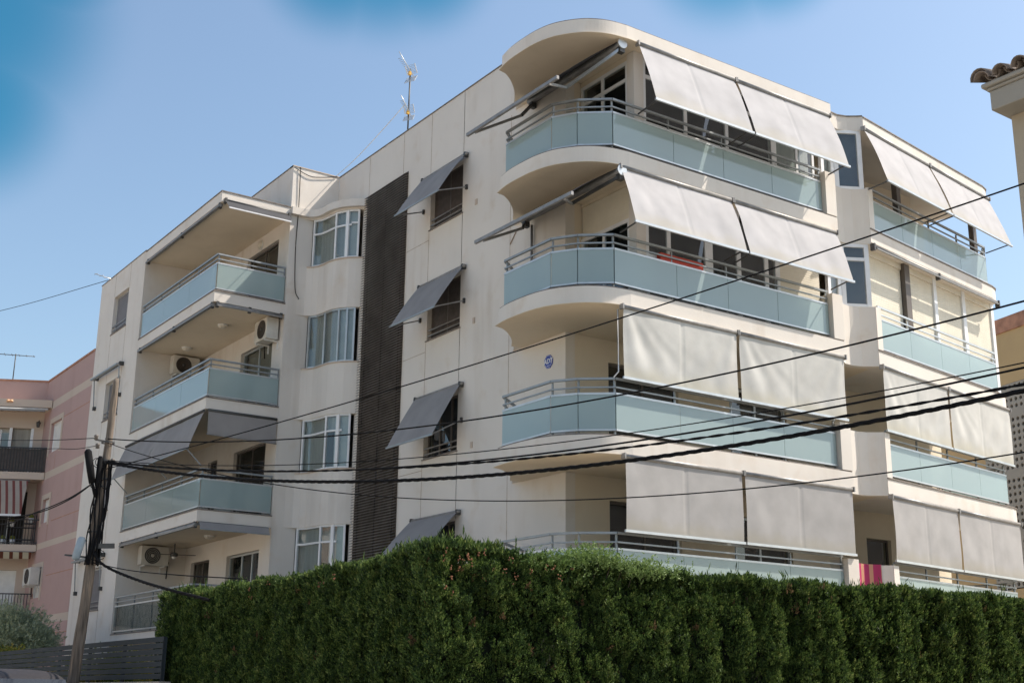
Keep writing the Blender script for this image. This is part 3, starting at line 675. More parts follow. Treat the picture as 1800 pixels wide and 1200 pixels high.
MB().tube([FR.p(.05, .03, 12.05), FR.p(6.3, .03, 12.05)], .042, 12).build('roller', 'awning_metal', t)
MB().bar(FR.p(.1, .075, 11.99), FR.p(6.25, .075, 11.99), .04, .03).build('hem_bar', 'awning_metal', t)
for s in (.02, 3.1, 6.3): MB().fbox(FR, s - .03, s + .03, -.03, .09, 11.93, 12.1).build('bracket', 'dark_metal', t)

# grey awnings over the four narrow windows
for k, (zt, ob, zb) in {4: (14.66, .86, 13.50), 3: (11.71, .88, 10.53), 2: (8.77, .84, 7.46), 1: (5.74, .93, 4.80)}.items():
    t = thing('window_awning', f'grey window awning stretched over the {FN[k]} narrow window beside the louvred strip', 'awning', FA.p(25.8, 0, zt), 'grey awnings over the narrow windows')
    cloth_grid(FA.p(26.86, .10, zt), FA.p(24.72, .10, zt), FA.p(26.86, ob, zb), FA.p(24.72, ob, zb), .008, k, 0, .02, 16, 12).build('fabric', 'cloth_grey', t)
    MB().tube([FA.p(24.68, .08, zt + .01), FA.p(26.9, .08, zt + .01)], .035, 10).build('roller', 'awning_metal', t)
    MB().bar(FA.p(24.70, ob, zb), FA.p(26.88, ob, zb), .03, .04).build('hem_bar', 'grey_metal', t)
    for y in (24.76, 26.84):
        MB().bar(FA.p(y, ob - .01, zb + .01), FA.p(y, .03, zt - .86), .028, .028).build('arm', 'awning_metal', t)
        MB().fbox(FA, y - .03, y + .03, .0, .05, zt - .92, zt - .80).build('bracket', 'dark_metal', t)
        MB().fbox(FA, y - .03, y + .03, .0, .12, zt - .06, zt + .06).build('bracket', 'dark_metal', t)

# folding-arm awnings at the rounded corner
for k, (Xc, Xb, y0, y1, zc, zb) in {4: (15.52, 13.83, 18.62, 22.0, 14.98, 13.68), 3: (15.36, 14.1, 18.5, 22.0, 12.0, 11.2)}.items():
    t = thing('folding_arm_awning', f'folding-arm awning half open at the rounded corner of the {nm[k]} balcony', 'awning', (Xc, 20.3, zc), 'folding arm awnings at the rounded corner')
    MB().tube([(Xc, y0, zc), (Xc, y1, zc)], .085, 14).build('roller', 'awning_metal', t)
    MB().tube([(Xc, y0 - .03, zc), (Xc, y0, zc)], .12, 14).build('end_cap', 'light_metal', t)
    MB().bar((Xb, y0, zb), (Xb, y1, zb), .06, .075).build('front_bar', 'awning_metal', t)
    cloth_grid((Xc - .05, y1 - .05, zc + .06), (Xc - .05, y0 + .05, zc + .06), (Xb, y1 - .05, zb + .03), (Xb, y0 + .05, zb + .03), .01, k, 0, .02, 12, 12).build('fabric', 'cloth_dark', t)
    for ya, yb, yc in ((y0 + .05, y0 + .85, y0 + .25), (y1 - .12, y1 - .9, y1 - .3)):
        zm = (zc + zb) / 2 - (.28 if k == 4 else .2); Xm = (Xc + Xb) / 2
        a = MB().bar((Xc - .02, ya, zc - .12), (Xm, yb, zm), .05, .06); a.build('arm', 'light_metal' if ya < 20 and k == 4 else 'dark_metal', t)
        MB().bar((Xm, yb, zm), (Xb, yc, zb - .05), .045, .05).build('arm', 'light_metal' if ya < 20 and k == 4 else 'awning_metal', t)
        MB().box(Xc - .06, Xc + .07, ya - .06, ya + .06, zc - .2, zc - .07).build('bracket', 'dark_metal', t)
mb = MB(); mb.tube([(15.54, 21.9, 9.55), (15.54, 21.9, 11.9)], .03); mb.build('awning_post', 'awning_metal', APT)
MB().tube([(15.30, 18.60, 9.05), (15.30, 18.60, 7.78), (15.2, 18.62, 7.66)], .014, 6).build('awning_cord', 'upvc', APT)
MB().tube([(15.60 - .02, 22.55, 12.0), (15.58, 22.82, 11.72)], .012, 6).build('overflow_pipe', 'joint', APT)

# awnings of the left wing
def rolled(label, a, b, r=.05, extra=0, group='rolled awnings under the left balcony slabs'):
    t = thing('rolled_awning', label, 'awning', ((a[0] + b[0]) / 2, (a[1] + b[1]) / 2, a[2]), group)
    A, B = Vector(a), Vector(b); d = (B - A)
    MB().tube([a, b], r, 12).build('roller', 'awning_metal', t)
    n = Vector((d.y, -d.x, 0)).normalized()
    if n.x > .5 or n.y > .5: n = -n
    MB().bar(A + n * .07 + Vector((0, 0, -.05)), B + n * .07 + Vector((0, 0, -.05)), .04, .035).build('hem_bar', 'awning_metal', t)
    for u in (.01, .5, .99):
        p = A.lerp(B, u); MB().box(p.x - .04, p.x + .04, p.y - .04, p.y + .04, p.z - .09, p.z + .08).build('bracket', 'dark_metal', t)
    return t
rolled('rolled-up awning along the long edge under the left roof slab', (12.03, 38.0, 14.83), (12.03, 32.0, 14.83))
rolled('rolled-up awning along the long edge under the topmost left balcony', (12.03, 38.0, 11.91), (12.03, 32.0, 11.91))
rolled('rolled-up awning on the short side under the topmost left balcony', (12.1, 31.93, 11.92), (14.02, 31.93, 11.92))
rolled('pale rolled-up awning along the long edge above the lowest left balcony', (12.03, 38.0, 5.91), (12.03, 32.0, 5.91), .055)
t = thing('side_awning', 'dark grey awning with a white bar, barely lowered under the left roof slab', 'awning', (13.1, 31.9, 14.9))
cloth_grid((12.08, 31.83, 14.93), (14.05, 31.83, 14.93), (12.12, 31.60, 14.66), (14.0, 31.60, 14.66), .004, 1, 0, .0, 10, 4).build('fabric', 'cloth_dark', t)
MB().tube([(12.08, 31.86, 14.93), (14.05, 31.86, 14.93)], .05, 12).build('roller', 'dark_metal', t)
MB().bar((12.12, 31.60, 14.65), (14.0, 31.60, 14.65), .04, .035).build('hem_bar', 'upvc', t)
for x in (12.1, 14.03): MB().box(x - .03, x + .03, 31.8, 31.92, 14.85, 15.0).build('bracket', 'dark_metal', t)
t = thing('side_awning', 'dark grey awning hanging straight down on the short side of the second-lowest left balcony', 'awning', (13.1, 31.9, 8.9))
cloth_grid((12.08, 31.86, 8.93), (14.05, 31.86, 8.93), (12.08, 31.84, 8.30), (14.05, 31.84, 8.27), .006, 2, 0, .0, 10, 8).build('fabric', 'cloth_grey', t)
MB().tube([(12.08, 31.88, 8.94), (14.05, 31.88, 8.94)], .045, 12).build('roller', 'dark_metal', t)
MB().bar((12.06, 31.84, 8.29), (14.07, 31.84, 8.26), .03, .035).build('hem_bar', 'awning_metal', t)
t = thing('side_awning', 'grey awning almost rolled up on the short side above the lowest left balcony', 'awning', (13.1, 31.9, 5.9))
cloth_grid((12.05, 31.83, 5.96), (14.0, 31.83, 5.96), (12.05, 31.74, 5.78), (14.0, 31.74, 5.78), .004, 2, 0, .0, 10, 4).build('fabric', 'cloth_grey', t)
MB().tube([(12.05, 31.88, 5.93), (14.0, 31.88, 5.93)], .05, 12).build('roller', 'dark_metal', t)
MB().bar((12.05, 31.74, 5.77), (14.0, 31.74, 5.77), .03, .03).build('hem_bar', 'grey_metal', t)
t = thing('long_awning', 'long grey awning tilted outward over the front of the second-lowest left balcony', 'awning', (12, 35, 8.86))
for a, b in ((38.2, 35.2), (35.19, 31.85)):
    cloth_grid((11.96, a, 8.88), (11.96, b, 8.88), (11.60, a, 7.87), (11.60, b, 7.87), .01, a, 0, .02, 16, 12).build('fabric', 'cloth_grey', t)
MB().tube([(11.95, 38.2, 8.9), (11.95, 31.84, 8.9)], .04, 12).build('roller', 'dark_metal', t)
MB().bar((11.60, 38.22, 7.86), (11.60, 31.83, 7.86), .03, .035).build('hem_bar', 'grey_metal', t)
for y in (38.0, 34.6, 32.0): MB().bar((11.61, y, 7.86), (12.05, y, 7.45), .025, .025).build('arm', 'grey_metal', t)
for k, zt in ((3, 11.78), (1, 5.72)):
    t = thing('folded_awning', f'folded window awning with hanging arms over the {FN[k]} window of the left tower', 'awning', (12, 40.8, zt), 'folded awnings on the left tower')
    MB().tube([(11.88, 39.36, zt), (11.88, 42.1, zt)], .05, 10).build('roller', 'dark_metal', t)
    MB().bar((11.80, 39.36, zt - .03), (11.80, 42.1, zt - .03), .1, .05).build('hem_bar', 'grey_metal', t)
    for y in (39.42, 42.0):
        MB().bar((11.86, y, zt - .05), (11.93, y, zt - .98), .03, .03).build('arm', 'grey_metal', t)
        MB().box(11.9, 12.0, y - .05, y + .05, zt - 1.07, zt - .95).build('bracket', 'dark_metal', t)
        MB().box(11.86, 12.0, y - .04, y + .04, zt - .05, zt + .07).build('bracket', 'dark_metal', t)

# ------------------------------------------------------------ fittings on the building
def ac_unit(label, F, s0, z0, W=.82, H=.60, D=.34, group='air conditioning units', fan='grille', o=.06):
    t = thing('air_conditioner', label, 'air conditioner', F.p(s0 + W / 2, 0, z0), group)
    MB().fbox(F, s0, s0 + W, o, o + D, z0, z0 + H).build('casing', 'ac_body', t, bevel=.015)
    c = F.p(s0 + W * .40, o + D + .002, z0 + H * .5); nx = (F.n[0], F.n[1], 0); r = H * .43
    MB().lathe(c, nx, [(0, r), (.02, r), (.022, r * .92), (.005, r * .9), (.004, .001)], 28).build('fan_grille', fan, t)
    m = MB()
    for q in range(1, 5):
        m.lathe(F.p(s0 + W * .40, o + D + .018, z0 + H * .5), nx, [(0, r * q / 5), (.006, r * q / 5 + .003), (0, r * q / 5 + .008)], 24)
    m.lathe(c, nx, [(.01, .05), (.03, .05), (.034, .001)], 14)
    m.build('grille_ring', 'ac_body' if fan != 'grille' else 'dark_metal', t)
    m = MB()
    for s in (s0 + .12, s0 + W - .12): m.fbox(F, s - .02, s + .02, 0, o + D, z0 - .045, z0 - .003); m.fbox(F, s - .02, s + .02, 0, .03, z0 - .25, z0 - .05)
    m.build('bracket', 'white_plastic', t)
    MB().tube([F.p(s0 + W - .02, o + D * .6, z0 + .15), F.p(s0 + W + .07, o + D * .4, z0 + .12), F.p(s0 + W + .09, .05, z0 + .05), F.p(s0 + W + .09, .02, z0 - .35)], .016, 6).build('pipe', 'black_rubber', t)
    return t
ac_unit('air conditioner high on the cream wall over the sliding window of the third left balcony', FLB, 32.12, 11.28, .85, .62, .36)
ac_unit('air conditioner with brown square grille on the far side wall of the third left balcony', FLS, 13.05, 11.33, .85, .58, .32)
ac_unit('air conditioner with round dark fan on the far side wall of the lowest left balcony', FLS, 12.58, 5.36, .85, .56, .32, fan='dark_metal')
def ceiling_lamp(label, c, ax=(0, 0, -1)):
    t = thing('ceiling_lamp', label, 'lamp', c, 'round lamps of the left balconies')
    MB().lathe(c, ax, [(0, .15), (.035, .15), (.04, .13)], 24).build('lamp_base', 'white_plastic', t)
    MB().lathe(c, ax, [(.035, .135), (.075, .12), (.10, .07), (.108, .001)], 24).build('lamp_shade', 'lamp_glass', t)
ceiling_lamp('round ceiling lamp nearer the air conditioner over the third left balcony', (13.08, 33.9, 11.966))
ceiling_lamp('round ceiling lamp at the far end over the third left balcony', (13.14, 36.94, 11.966))
ceiling_lamp('round ceiling lamp beside the fan over the lowest left balcony', (13.41, 34.56, 5.966))
ceiling_lamp('round wall lamp above the sliding window of the topmost left balcony', (14.1, 33.9, 14.64), (-1, 0, 0))
t = thing('ceiling_fan', 'dark ceiling fan hanging over the lowest left balcony', 'fan', (13.34, 37.08, 5.966))
c = Vector((13.34, 37.08, 5.966))
MB().tube([c, c - Vector((0, 0, .28))], .018).build('rod', 'dark_metal', t)
MB().lathe(c - Vector((0, 0, .26)), (0, 0, -1), [(0, .03), (.03, .10), (.10, .11), (.13, .08)], 20).build('motor', 'dark_metal', t)
MB().lathe(c - Vector((0, 0, .39)), (0, 0, -1), [(0, .075), (.05, .06), (.07, .001)], 20).build('light', 'white_plastic', t)
for q in range(4):
    a = q * math.pi / 2 - .35; d = Vector((math.cos(a), math.sin(a), 0)); p = c - Vector((0, 0, .33))
    MB().bar(p + d * .09, p + d * .62, .12, .012).build('blade', 'dark_metal', t)
# security sign
t = thing('security_sign', 'blue octagonal security company sign on the wall beside the rounded balcony', 'sign', (15.6, 21.31, 8.6))
def octo(r, o0, o1):
    P = [FA.p(21.31 + r * math.cos(math.pi / 8 + i * math.pi / 4), o, 8.60 + r * math.sin(math.pi / 8 + i * math.pi / 4)) for o in (o0, o1) for i in range(8)]
    return MB().add(P, [tuple(range(8)), tuple(range(15, 7, -1))] + [(i, (i + 1) % 8, 8 + (i + 1) % 8, 8 + i) for i in range(8)])
octo(.155, 0, .02).build('plate', 'sign_blue', t)
m = MB()
for r0, r1 in ((.143, .136),):
    A = [FA.p(21.31 + r * math.cos(math.pi / 8 + i * math.pi / 4), .0225, 8.60 + r * math.sin(math.pi / 8 + i * math.pi / 4)) for r in (r0, r1) for i in range(8)]
    m.add(A, [(i, (i + 1) % 8, 8 + (i + 1) % 8, 8 + i) for i in range(8)])
m.build('border', 'sign_white', t, recalc=False)
def text(s, size, F, sc, o, z, material, parent, name='lettering', shear=0, squeeze=1.0):
    c = bpy.data.curves.new('txt', 'FONT'); c.body = s; c.size = size; c.align_x = 'CENTER'; c.align_y = 'CENTER'; c.extrude = .001; c.shear = shear; c.offset = size * .02
    tmp = bpy.data.objects.new('txt', c); COL.objects.link(tmp)
    me = bpy.data.meshes.new_from_object(tmp.evaluated_get(bpy.context.evaluated_depsgraph_get())); bpy.data.objects.remove(tmp)
    me.materials.clear(); me.materials.append(MATS[material])
    ux = Vector((-F.u[0], -F.u[1], 0)) if (F.u[0] * F.n[1] - F.u[1] * F.n[0]) > 0 else Vector((F.u[0], F.u[1], 0))
    uz = Vector((0, 0, 1)); un = Vector((F.n[0], F.n[1], 0)); org = Vector(F.p(sc, o, z)) - parent.location
    for v in me.vertices: v.co = org + ux * v.co.x * squeeze + uz * v.co.y + un * v.co.z
    ob = bpy.data.objects.new(name, me); COL.objects.link(ob); ob.parent = parent
text('ADT', .15, FA, 21.31, .024, 8.60, 'sign_white', t, shear=.15)
m = MB()
m.fbox(FA, 21.26, 21.36, .0205, .0235, 8.505, 8.515); m.build('underline', 'sign_white', t)
# beach towel, planter
t = thing('beach_towel', 'pink and orange beach towel hanging over the low parapet between the two fronts', 'towel', (22.4, 18.8, 4.55))
def tw(u, v):
    s = u * (len(CV) - 2) * .82 + .35; i = int(s); fr = s - i; O = offset(CV, .03); a, b = O[i], O[min(i + 1, 6)]
    x, y = a[0] + (b[0] - a[0]) * fr, a[1] + (b[1] - a[1]) * fr
    return (x, y - .012 * math.sin(u * 22) * v, 4.565 - v * .85)
mb = MB().grid(tw, 30, 10)
mb.build('cloth', 'towel', t)
t = thing('planter_box', 'red planter box on the ledge behind the glass of the second-from-top balcony', 'planter', (17.2, 18.77, 10.4))
m = MB(); m.box(16.55, 17.75, 18.71, 18.83, 10.36, 10.55); m.build('box', 'red_paint', t, bevel=.01)
MB().box(16.57, 17.73, 18.73, 18.81, 10.551, 10.56).build('soil', 'soil', t)
# dangling black wire on the block
def catmull(P, n=10):
    P = [Vector(p) for p in P]; P = [P[0] * 2 - P[1]] + P + [P[-1] * 2 - P[-2]]; out = []
    for i in range(1, len(P) - 2):
        for j in range(n):
            t = j / n; a, b, c, d = P[i - 1:i + 3]
            out.append(.5 * ((2 * b) + (c - a) * t + (2 * a - 5 * b + 4 * c - d) * t * t + (3 * b - a - 3 * c + d) * t ** 3))
    out.append(P[-2]); return out
def cable(label, P, r, n=8, group=None, name='cable', material='black_rubber', strands=0):
    pts = catmull(P, n); o = Vector(pts[0])
    m = MB()
    if strands:
        L = 0; pr = pts[0]; hist = []
        dense = []
        for a, b in zip(pts, pts[1:]):
            k = max(1, int((b - a).length / .07)); dense += [a.lerp(b, j / k) for j in range(k)]
        dense.append(pts[-1])
        for s in range(strands):
            Q = []; L = 0
            for i, p in enumerate(dense):
                if i: L += (p - dense[i - 1]).length
                t = (dense[min(i + 1, len(dense) - 1)] - dense[max(0, i - 1)]).normalized(); a = t.cross(Vector((0, 0, 1))).normalized(); b = a.cross(t)
                an = L * 2 * math.pi / .55 + s * 2 * math.pi / strands
                Q.append(p + (a * math.cos(an) + b * math.sin(an)) * r * .5)
            m.tube(Q, r * .58, 6)
    else: m.tube(pts, r, 6)
    ob = m.build(name, material, recalc=False)
    return tag(ob, label, 'cable', group)
cable('thin black wire hanging down the sunlit face beside the curved bay windows', [(14.3, 31.86, 16.5), (14.32, 31.87, 15.2), (14.30, 31.87, 14.0), (14.36, 31.87, 12.8), (14.5, 31.88, 12.5)], .012)
cable('tangle of wire lying over the parapet edge of the stair block', [(14.12, 31.87, 16.45), (14.6, 31.86, 16.30), (15.0, 31.86, 16.36), (15.5, 31.86, 16.5)], .012)

# ------------------------------------------------------------ antennas
def grid_antenna(t, c, az, s=1.0, tilt=0):
    c = Vector(c); d = Vector((math.cos(az), math.sin(az), 0)); x = Vector((-d.y, d.x, 0)); z = Vector((0, 0, 1))
    m = MB()
    for sg in (-1, 1):
        for q in range(7):
            p = c - d * (.05 + .0 * q) + z * sg * (.08 + .055 * q) * s + d * (.035 * q) * s
            m.tube([p - x * .28 * s, p + x * .28 * s], .006, 5)
        for xx in (-.26, .26): m.bar(c - d * .05 + x * xx * s + z * sg * .06 * s, c - d * .05 + x * xx * s + z * sg * .43 * s + d * .23 * s, .02, .012)
    m.build('reflector', 'light_metal', t)
    m = MB(); m.tube([c - d * .1, c + d * 1.0 * s + z * tilt], .012, 6)
    for q in range(9):
        p = c + (d * (.2 + .09 * q) + z * tilt * (.2 + .09 * q)) * s; m.tube([p - x * .09 * s, p + x * .09 * s], .007, 5); 
    m.build('boom', 'light_metal', t)
    MB().box(c.x - .035 + d.x * .08, c.x + .035 + d.x * .08, c.y - .035 + d.y * .08, c.y + .035 + d.y * .08, c.z - .05, c.z + .05).build('dipole_box', 'yellow_plastic', t)
B = Vector((15.75, 28.15, 16.4))
t = thing('tv_antenna', 'television aerial mast with two grid antennas and yellow dipole boxes on the high roof edge', 'antenna', B)
MB().tube([B, B + Vector((.03, .02, 2.15))], .022, 8).build('mast', 'dark_metal', t)
grid_antenna(t, B + Vector((.03, -.05, 1.95)), R(205), .62, .42); grid_antenna(t, B + Vector((0, -.05, .75)), R(215), .55, .30)
cable('white guy wire from the aerial mast down to the stair block parapet', [(15.70, 28.2, 17.5), (15.6, 29.2, 17.12), (15.55, 30.7, 16.75), (15.5, 31.95, 16.55)], .011, material='upvc', name='guy_wire')
def yagi(label, base, h, az, n=6, mast='dark_metal'):
    t = thing('tv_antenna', label, 'antenna', base); b = Vector(base); d = Vector((math.cos(az), math.sin(az), 0)); x = Vector((-d.y, d.x, 0))
    MB().tube([b, b + Vector((0, 0, h))], .02, 6).build('mast', mast, t)
    m = MB(); c = b + Vector((0, 0, h - .05)); m.tube([c - d * .7, c + d * .7], .015, 6)
    for q in range(n): p = c + d * (-.65 + 1.3 * q / (n - 1)); m.tube([p - x * (.22 - .02 * q), p + x * (.22 - .02 * q)], .009, 5)
    m.build('boom', mast, t)
yagi('thin rooftop aerial on the pink building', (10.9, 49.4, 12.95), 1.15, R(-20))
yagi('small pale aerial at the far edge of the left tower roof', (12.35, 42.9, 14.9), .8, R(200), 7, 'light_metal')

# ------------------------------------------------------------ pink building
PK = thing('pink_apartment_building', 'pink rendered apartment building with cream bands and black balcony railings, far left', 'apartment building', (12, 48.5, 0))
FP = Fr(12.0, 0, R(90), -1)
pops = [(45.97, 47.35, 10.05, 11.17), (46.5, 47.36, 7.49, 8.35), (46.5, 47.7, 4.85, 5.9), (43.26, 43.56, 3.0, 3.18)]
def bandwall(F, s0, s1, ops, mats):
    for z0, z1, m in mats:
        o2 = [(a, b, max(c, z0), min(d, z1)) for a, b, c, d in ops if c < z1 and d > z0]
        wall(F, s0, s1, z0, z1, .25, o2).build('wall', m, PK)
lev = [(0, 3.92, 'pink_plaster'), (3.92, 4.18, 'band_plaster'), (4.18, 6.57, 'pink_plaster'), (6.57, 6.79, 'band_plaster'), (6.79, 9.11, 'pink_plaster'), (9.11, 9.37, 'band_plaster'), (9.37, 11.75, 'pink_plaster'), (11.75, 12.04, 'band_plaster'), (12.04, 12.95, 'pink_plaster')]
bandwall(FP, 42.71, 52, pops, lev)
MB().fbox(FP, 42.71, 49, -.3, .03, 12.952, 13.02).build('roof_edge', 'brick_cap', PK)
m = MB()
for z in (11.16, 7.46, 5.55, 3.55): m.fbox(FP, 42.72, 46.0 if z > 7 else 45.9, 0, .004, z, z + .025)
for z0, z1 in ((9.37, 9.9), (6.8, 7.4)): m.fbox(FP, 46.4, 46.42, 0, .004, z0, z1)
m.build('wall_joint', 'brick_cap', PK)
for a, b, c, d in pops[:3]:
    m = MB(); m.fbox(FP, a - .16, a, 0, .02, c - .1, d + .18); m.fbox(FP, b, b + .16, 0, .02, c - .1, d + .18); m.fbox(FP, a, b, 0, .02, d, d + .18); m.build('window_surround', 'band_plaster', PK)
    f = MB(); f.fbox(FP, a, a + .06, -.15, -.1, c, d); f.fbox(FP, b - .06, b, -.15, -.1, c, d); f.fbox(FP, a + .06, b - .06, -.15, -.1, d - .06, d); fo = f.build('window', 'upvc', PK)
    shutter(FP, a + .06, b - .06, c, d - .06, -.12, 'white_plastic', fo)
    MB().fbox(FP, a, b, -.2, -.18, c, d).build('dark_interior_sheet', 'room_dark', fo)  # sheet painted near-black for the unlit room at the back
MB().fbox(FP, 43.26, 43.56, -.2, -.15, 3.0, 3.18).build('vent', 'room_dark', PK)
ac_unit('white air conditioner under a window of the pink building', FP, 46.5, 5.27, .9, .6, .34)
# front with balconies
ang = math.atan2(-.465, .885)
FQ = Fr(12 - .885 * 8, 48.5 + .465 * 8, ang)      # s = 8 at the inner corner, outward towards the street
qops = [(5.2, 6.79, 9.38, 11.17), (6.9, 7.57, 9.38, 11.17), (5.6, 7.62, 4.12, 5.92), (6.2, 7.7, 6.76, 8.8)]
bandwall(FQ, 0, 8, qops, [(0, 12.04, 'band_plaster'), (12.04, 12.97, 'pink_plaster')])
MB().fbox(FQ, 0, 8, -.3, .03, 12.972, 13.03).build('roof_edge', 'brick_cap', PK)
f = MB(); f.fbox(FQ, 6.79, 6.9, -.1, .01, 9.38, 11.17); f.fbox(FQ, 7.57, 7.67, -.1, .012, 9.38, 11.17); f.fbox(FQ, 6.45, 6.5, -.13, -.06, 9.38, 11.1); fo = f.build('window', 'upvc', PK)
MB().fbox(FQ, 6.9, 7.57, -.16, -.14, 9.38, 11.17).build('shutter', 'curtain', fo)
MB().fbox(FQ, 5.2, 6.79, -.12, -.11, 9.38, 11.0).build('pane', 'window_glass', fo); MB().fbox(FQ, 5.2, 6.79, -.24, -.22, 9.38, 11.17).build('curtain', 'curtain_light', fo)
f = MB(); f.fbox(FQ, 5.6, 5.67, -.12, -.02, 4.12, 5.92); fo = f.build('window', 'upvc', PK); MB().fbox(FQ, 5.6, 7.62, -.14, -.12, 4.12, 5.92).build('shutter', 'white_plastic', fo)
f = MB(); f.fbox(FQ, 6.2, 6.27, -.12, -.02, 6.76, 8.8); f.fbox(FQ, 7.1, 7.16, -.12, -.02, 6.76, 8.8); fo = f.build('window', 'alu_frame', PK); MB().fbox(FQ, 6.2, 7.7, -.14, -.12, 6.76, 8.8).build('dark_interior_sheet', 'room_dark', fo)  # last sheet is painted near-black as the unlit room
for i, (B_, T_) in enumerate(((9.12, 9.38), (6.52, 6.76), (3.88, 4.12))):
    s = MB().fbox(FQ, 0, 8.43, .005, .88, B_, T_).build('balcony', 'band_plaster', PK)
    m = MB(); m.fbox(FQ, 0, 8.42, .82, .87, T_ + .88, T_ + .92); m.fbox(FQ, 0, 8.42, .83, .86, T_ + .05, T_ + .08)
    x = 0
    while x < 8.4: m.fbox(FQ, x, x + .02, .835, .855, T_ - .02, T_ + .88); x += .105
    m.build('railing', 'black_paint', s)
    if i == 0: MB().fbox(FQ, 0, 8.40, .80, .815, T_ + .04, T_ + .87).build('reed_screen', 'dark_blind', s)
s = MB().fbox(FQ, 0, 8.44, .005, .90, 11.80, 12.08).build('roof_slab', 'band_plaster', PK)
t = thing('rolled_awning', 'rolled-up awning under the top slab of the pink building', 'awning', FQ.p(4, .9, 11.7))
MB().tube([FQ.p(1, .84, 11.74), FQ.p(8.3, .84, 11.74)], .05, 10).build('roller', 'white_plastic', t)
MB().bar(FQ.p(1, .88, 11.67), FQ.p(8.2, .88, 11.67), .05, .04).build('hem_bar', 'awning_metal', t)
t = thing('striped_awning', 'burgundy and cream striped awning over the middle balcony of the pink building', 'awning', FQ.p(4, .9, 9.0))
cloth_grid(FQ.p(3.2, .88, 9.06), FQ.p(7.9, .88, 9.06), FQ.p(3.2, 1.4, 7.76), FQ.p(7.9, 1.4, 7.76), .01, 1, 0, .03, 20, 10).build('fabric', 'cloth_striped', t)
MB().tube([FQ.p(3.1, .86, 9.07), FQ.p(7.95, .86, 9.07)], .03, 8).build('roller', 'awning_metal', t); MB().bar(FQ.p(3.2, 1.4, 7.74), FQ.p(7.9, 1.4, 7.74), .05, .07).build('hem_bar', 'upvc', t)
t = thing('striped_valance', 'short striped valance hanging under the middle balcony slab of the pink building', 'awning', FQ.p(4, .9, 6.4))
cloth_grid(FQ.p(3.2, .90, 6.50), FQ.p(8.3, .90, 6.50), FQ.p(3.2, .97, 6.24), FQ.p(8.3, .97, 6.24), .01, 2, 0, .0, 30, 3).build('fabric', 'fringe', t)
MB().tube([FQ.p(3.1, .88, 6.50), FQ.p(8.35, .88, 6.50)], .025, 8).build('roller', 'awning_metal', t)
for i, (s, o, z) in enumerate(((7.53, .7, 6.76), (7.2, .7, 6.76), (7.45, .65, 7.40), (8.08, .6, 7.55))):
    lb = ['right-hand white flower pot on the middle balcony floor of the pink building', 'left-hand white flower pot on the middle balcony floor of the pink building', 'white flower pot on a shelf under the striped awning of the pink building', 'highest white flower pot at the end of the middle balcony of the pink building'][i]
    t = thing('flower_pot', lb, 'flower pot', FQ.p(s, o, z), 'flower pots on the pink building')
    MB().lathe(FQ.p(s, o, z), (0, 0, 1), [(0, .001), (0, .07), (.19, .10), (.19, .08), (.16, .001)], 16).build('pot', 'upvc', t)
    MB().lathe(FQ.p(s, o, z + .17), (0, 0, 1), [(0, .02), (.05, .10), (.13, .08), (.17, .02)], 9, False).build('plant', 'shrub_leaf', t)
t = thing('plant_shelf', 'dark metal shelf of pots at the end of the middle balcony of the pink building', 'shelf', FQ.p(7.9, .6, 6.76))
m = MB()
for z in (6.95, 7.38, 7.53): m.fbox(FQ, 7.25 if z < 7.5 else 7.85, 8.25, .45, .75, z, z + .02)
for a in (7.27, 8.23): m.fbox(FQ, a - .015, a + .015, .45, .48, 6.76, 8.0); m.fbox(FQ, a - .015, a + .015, .72, .75, 6.76, 7.9)
m.build('rack', 'black_paint', t)
t = thing('wall_lantern', 'small black lantern on the top balcony wall of the pink building', 'lamp', FQ.p(7.86, .02, 11.3))
MB().tube([FQ.p(7.86, .0, 11.36), FQ.p(7.86, .15, 11.46), FQ.p(7.86, .25, 11.40)], .012, 6).build('bracket', 'black_paint', t)
MB().lathe(FQ.p(7.86, .25, 11.40), (0, 0, -1), [(0, .02), (.04, .09), (.06, .08), (.22, .055), (.24, .001)], 6, False).build('lantern', 'dark_metal', t)
t = thing('orange_lamp', 'small pale orange double lamp on the top slab of the pink building', 'lamp', FQ.p(6.92, .9, 12.0))
for a in (6.86, 6.98): MB().lathe(FQ.p(a, .93, 12.0), (0, 0, 1), [(-.05, .01), (-.04, .05), (.0, .06), (.04, .05), (.05, .001)], 12).build('bulb', 'terracotta_light', t)
MB().fbox(FQ, 6.8, 7.04, .90, .92, 11.97, 12.03).build('base', 'white_plastic', t)

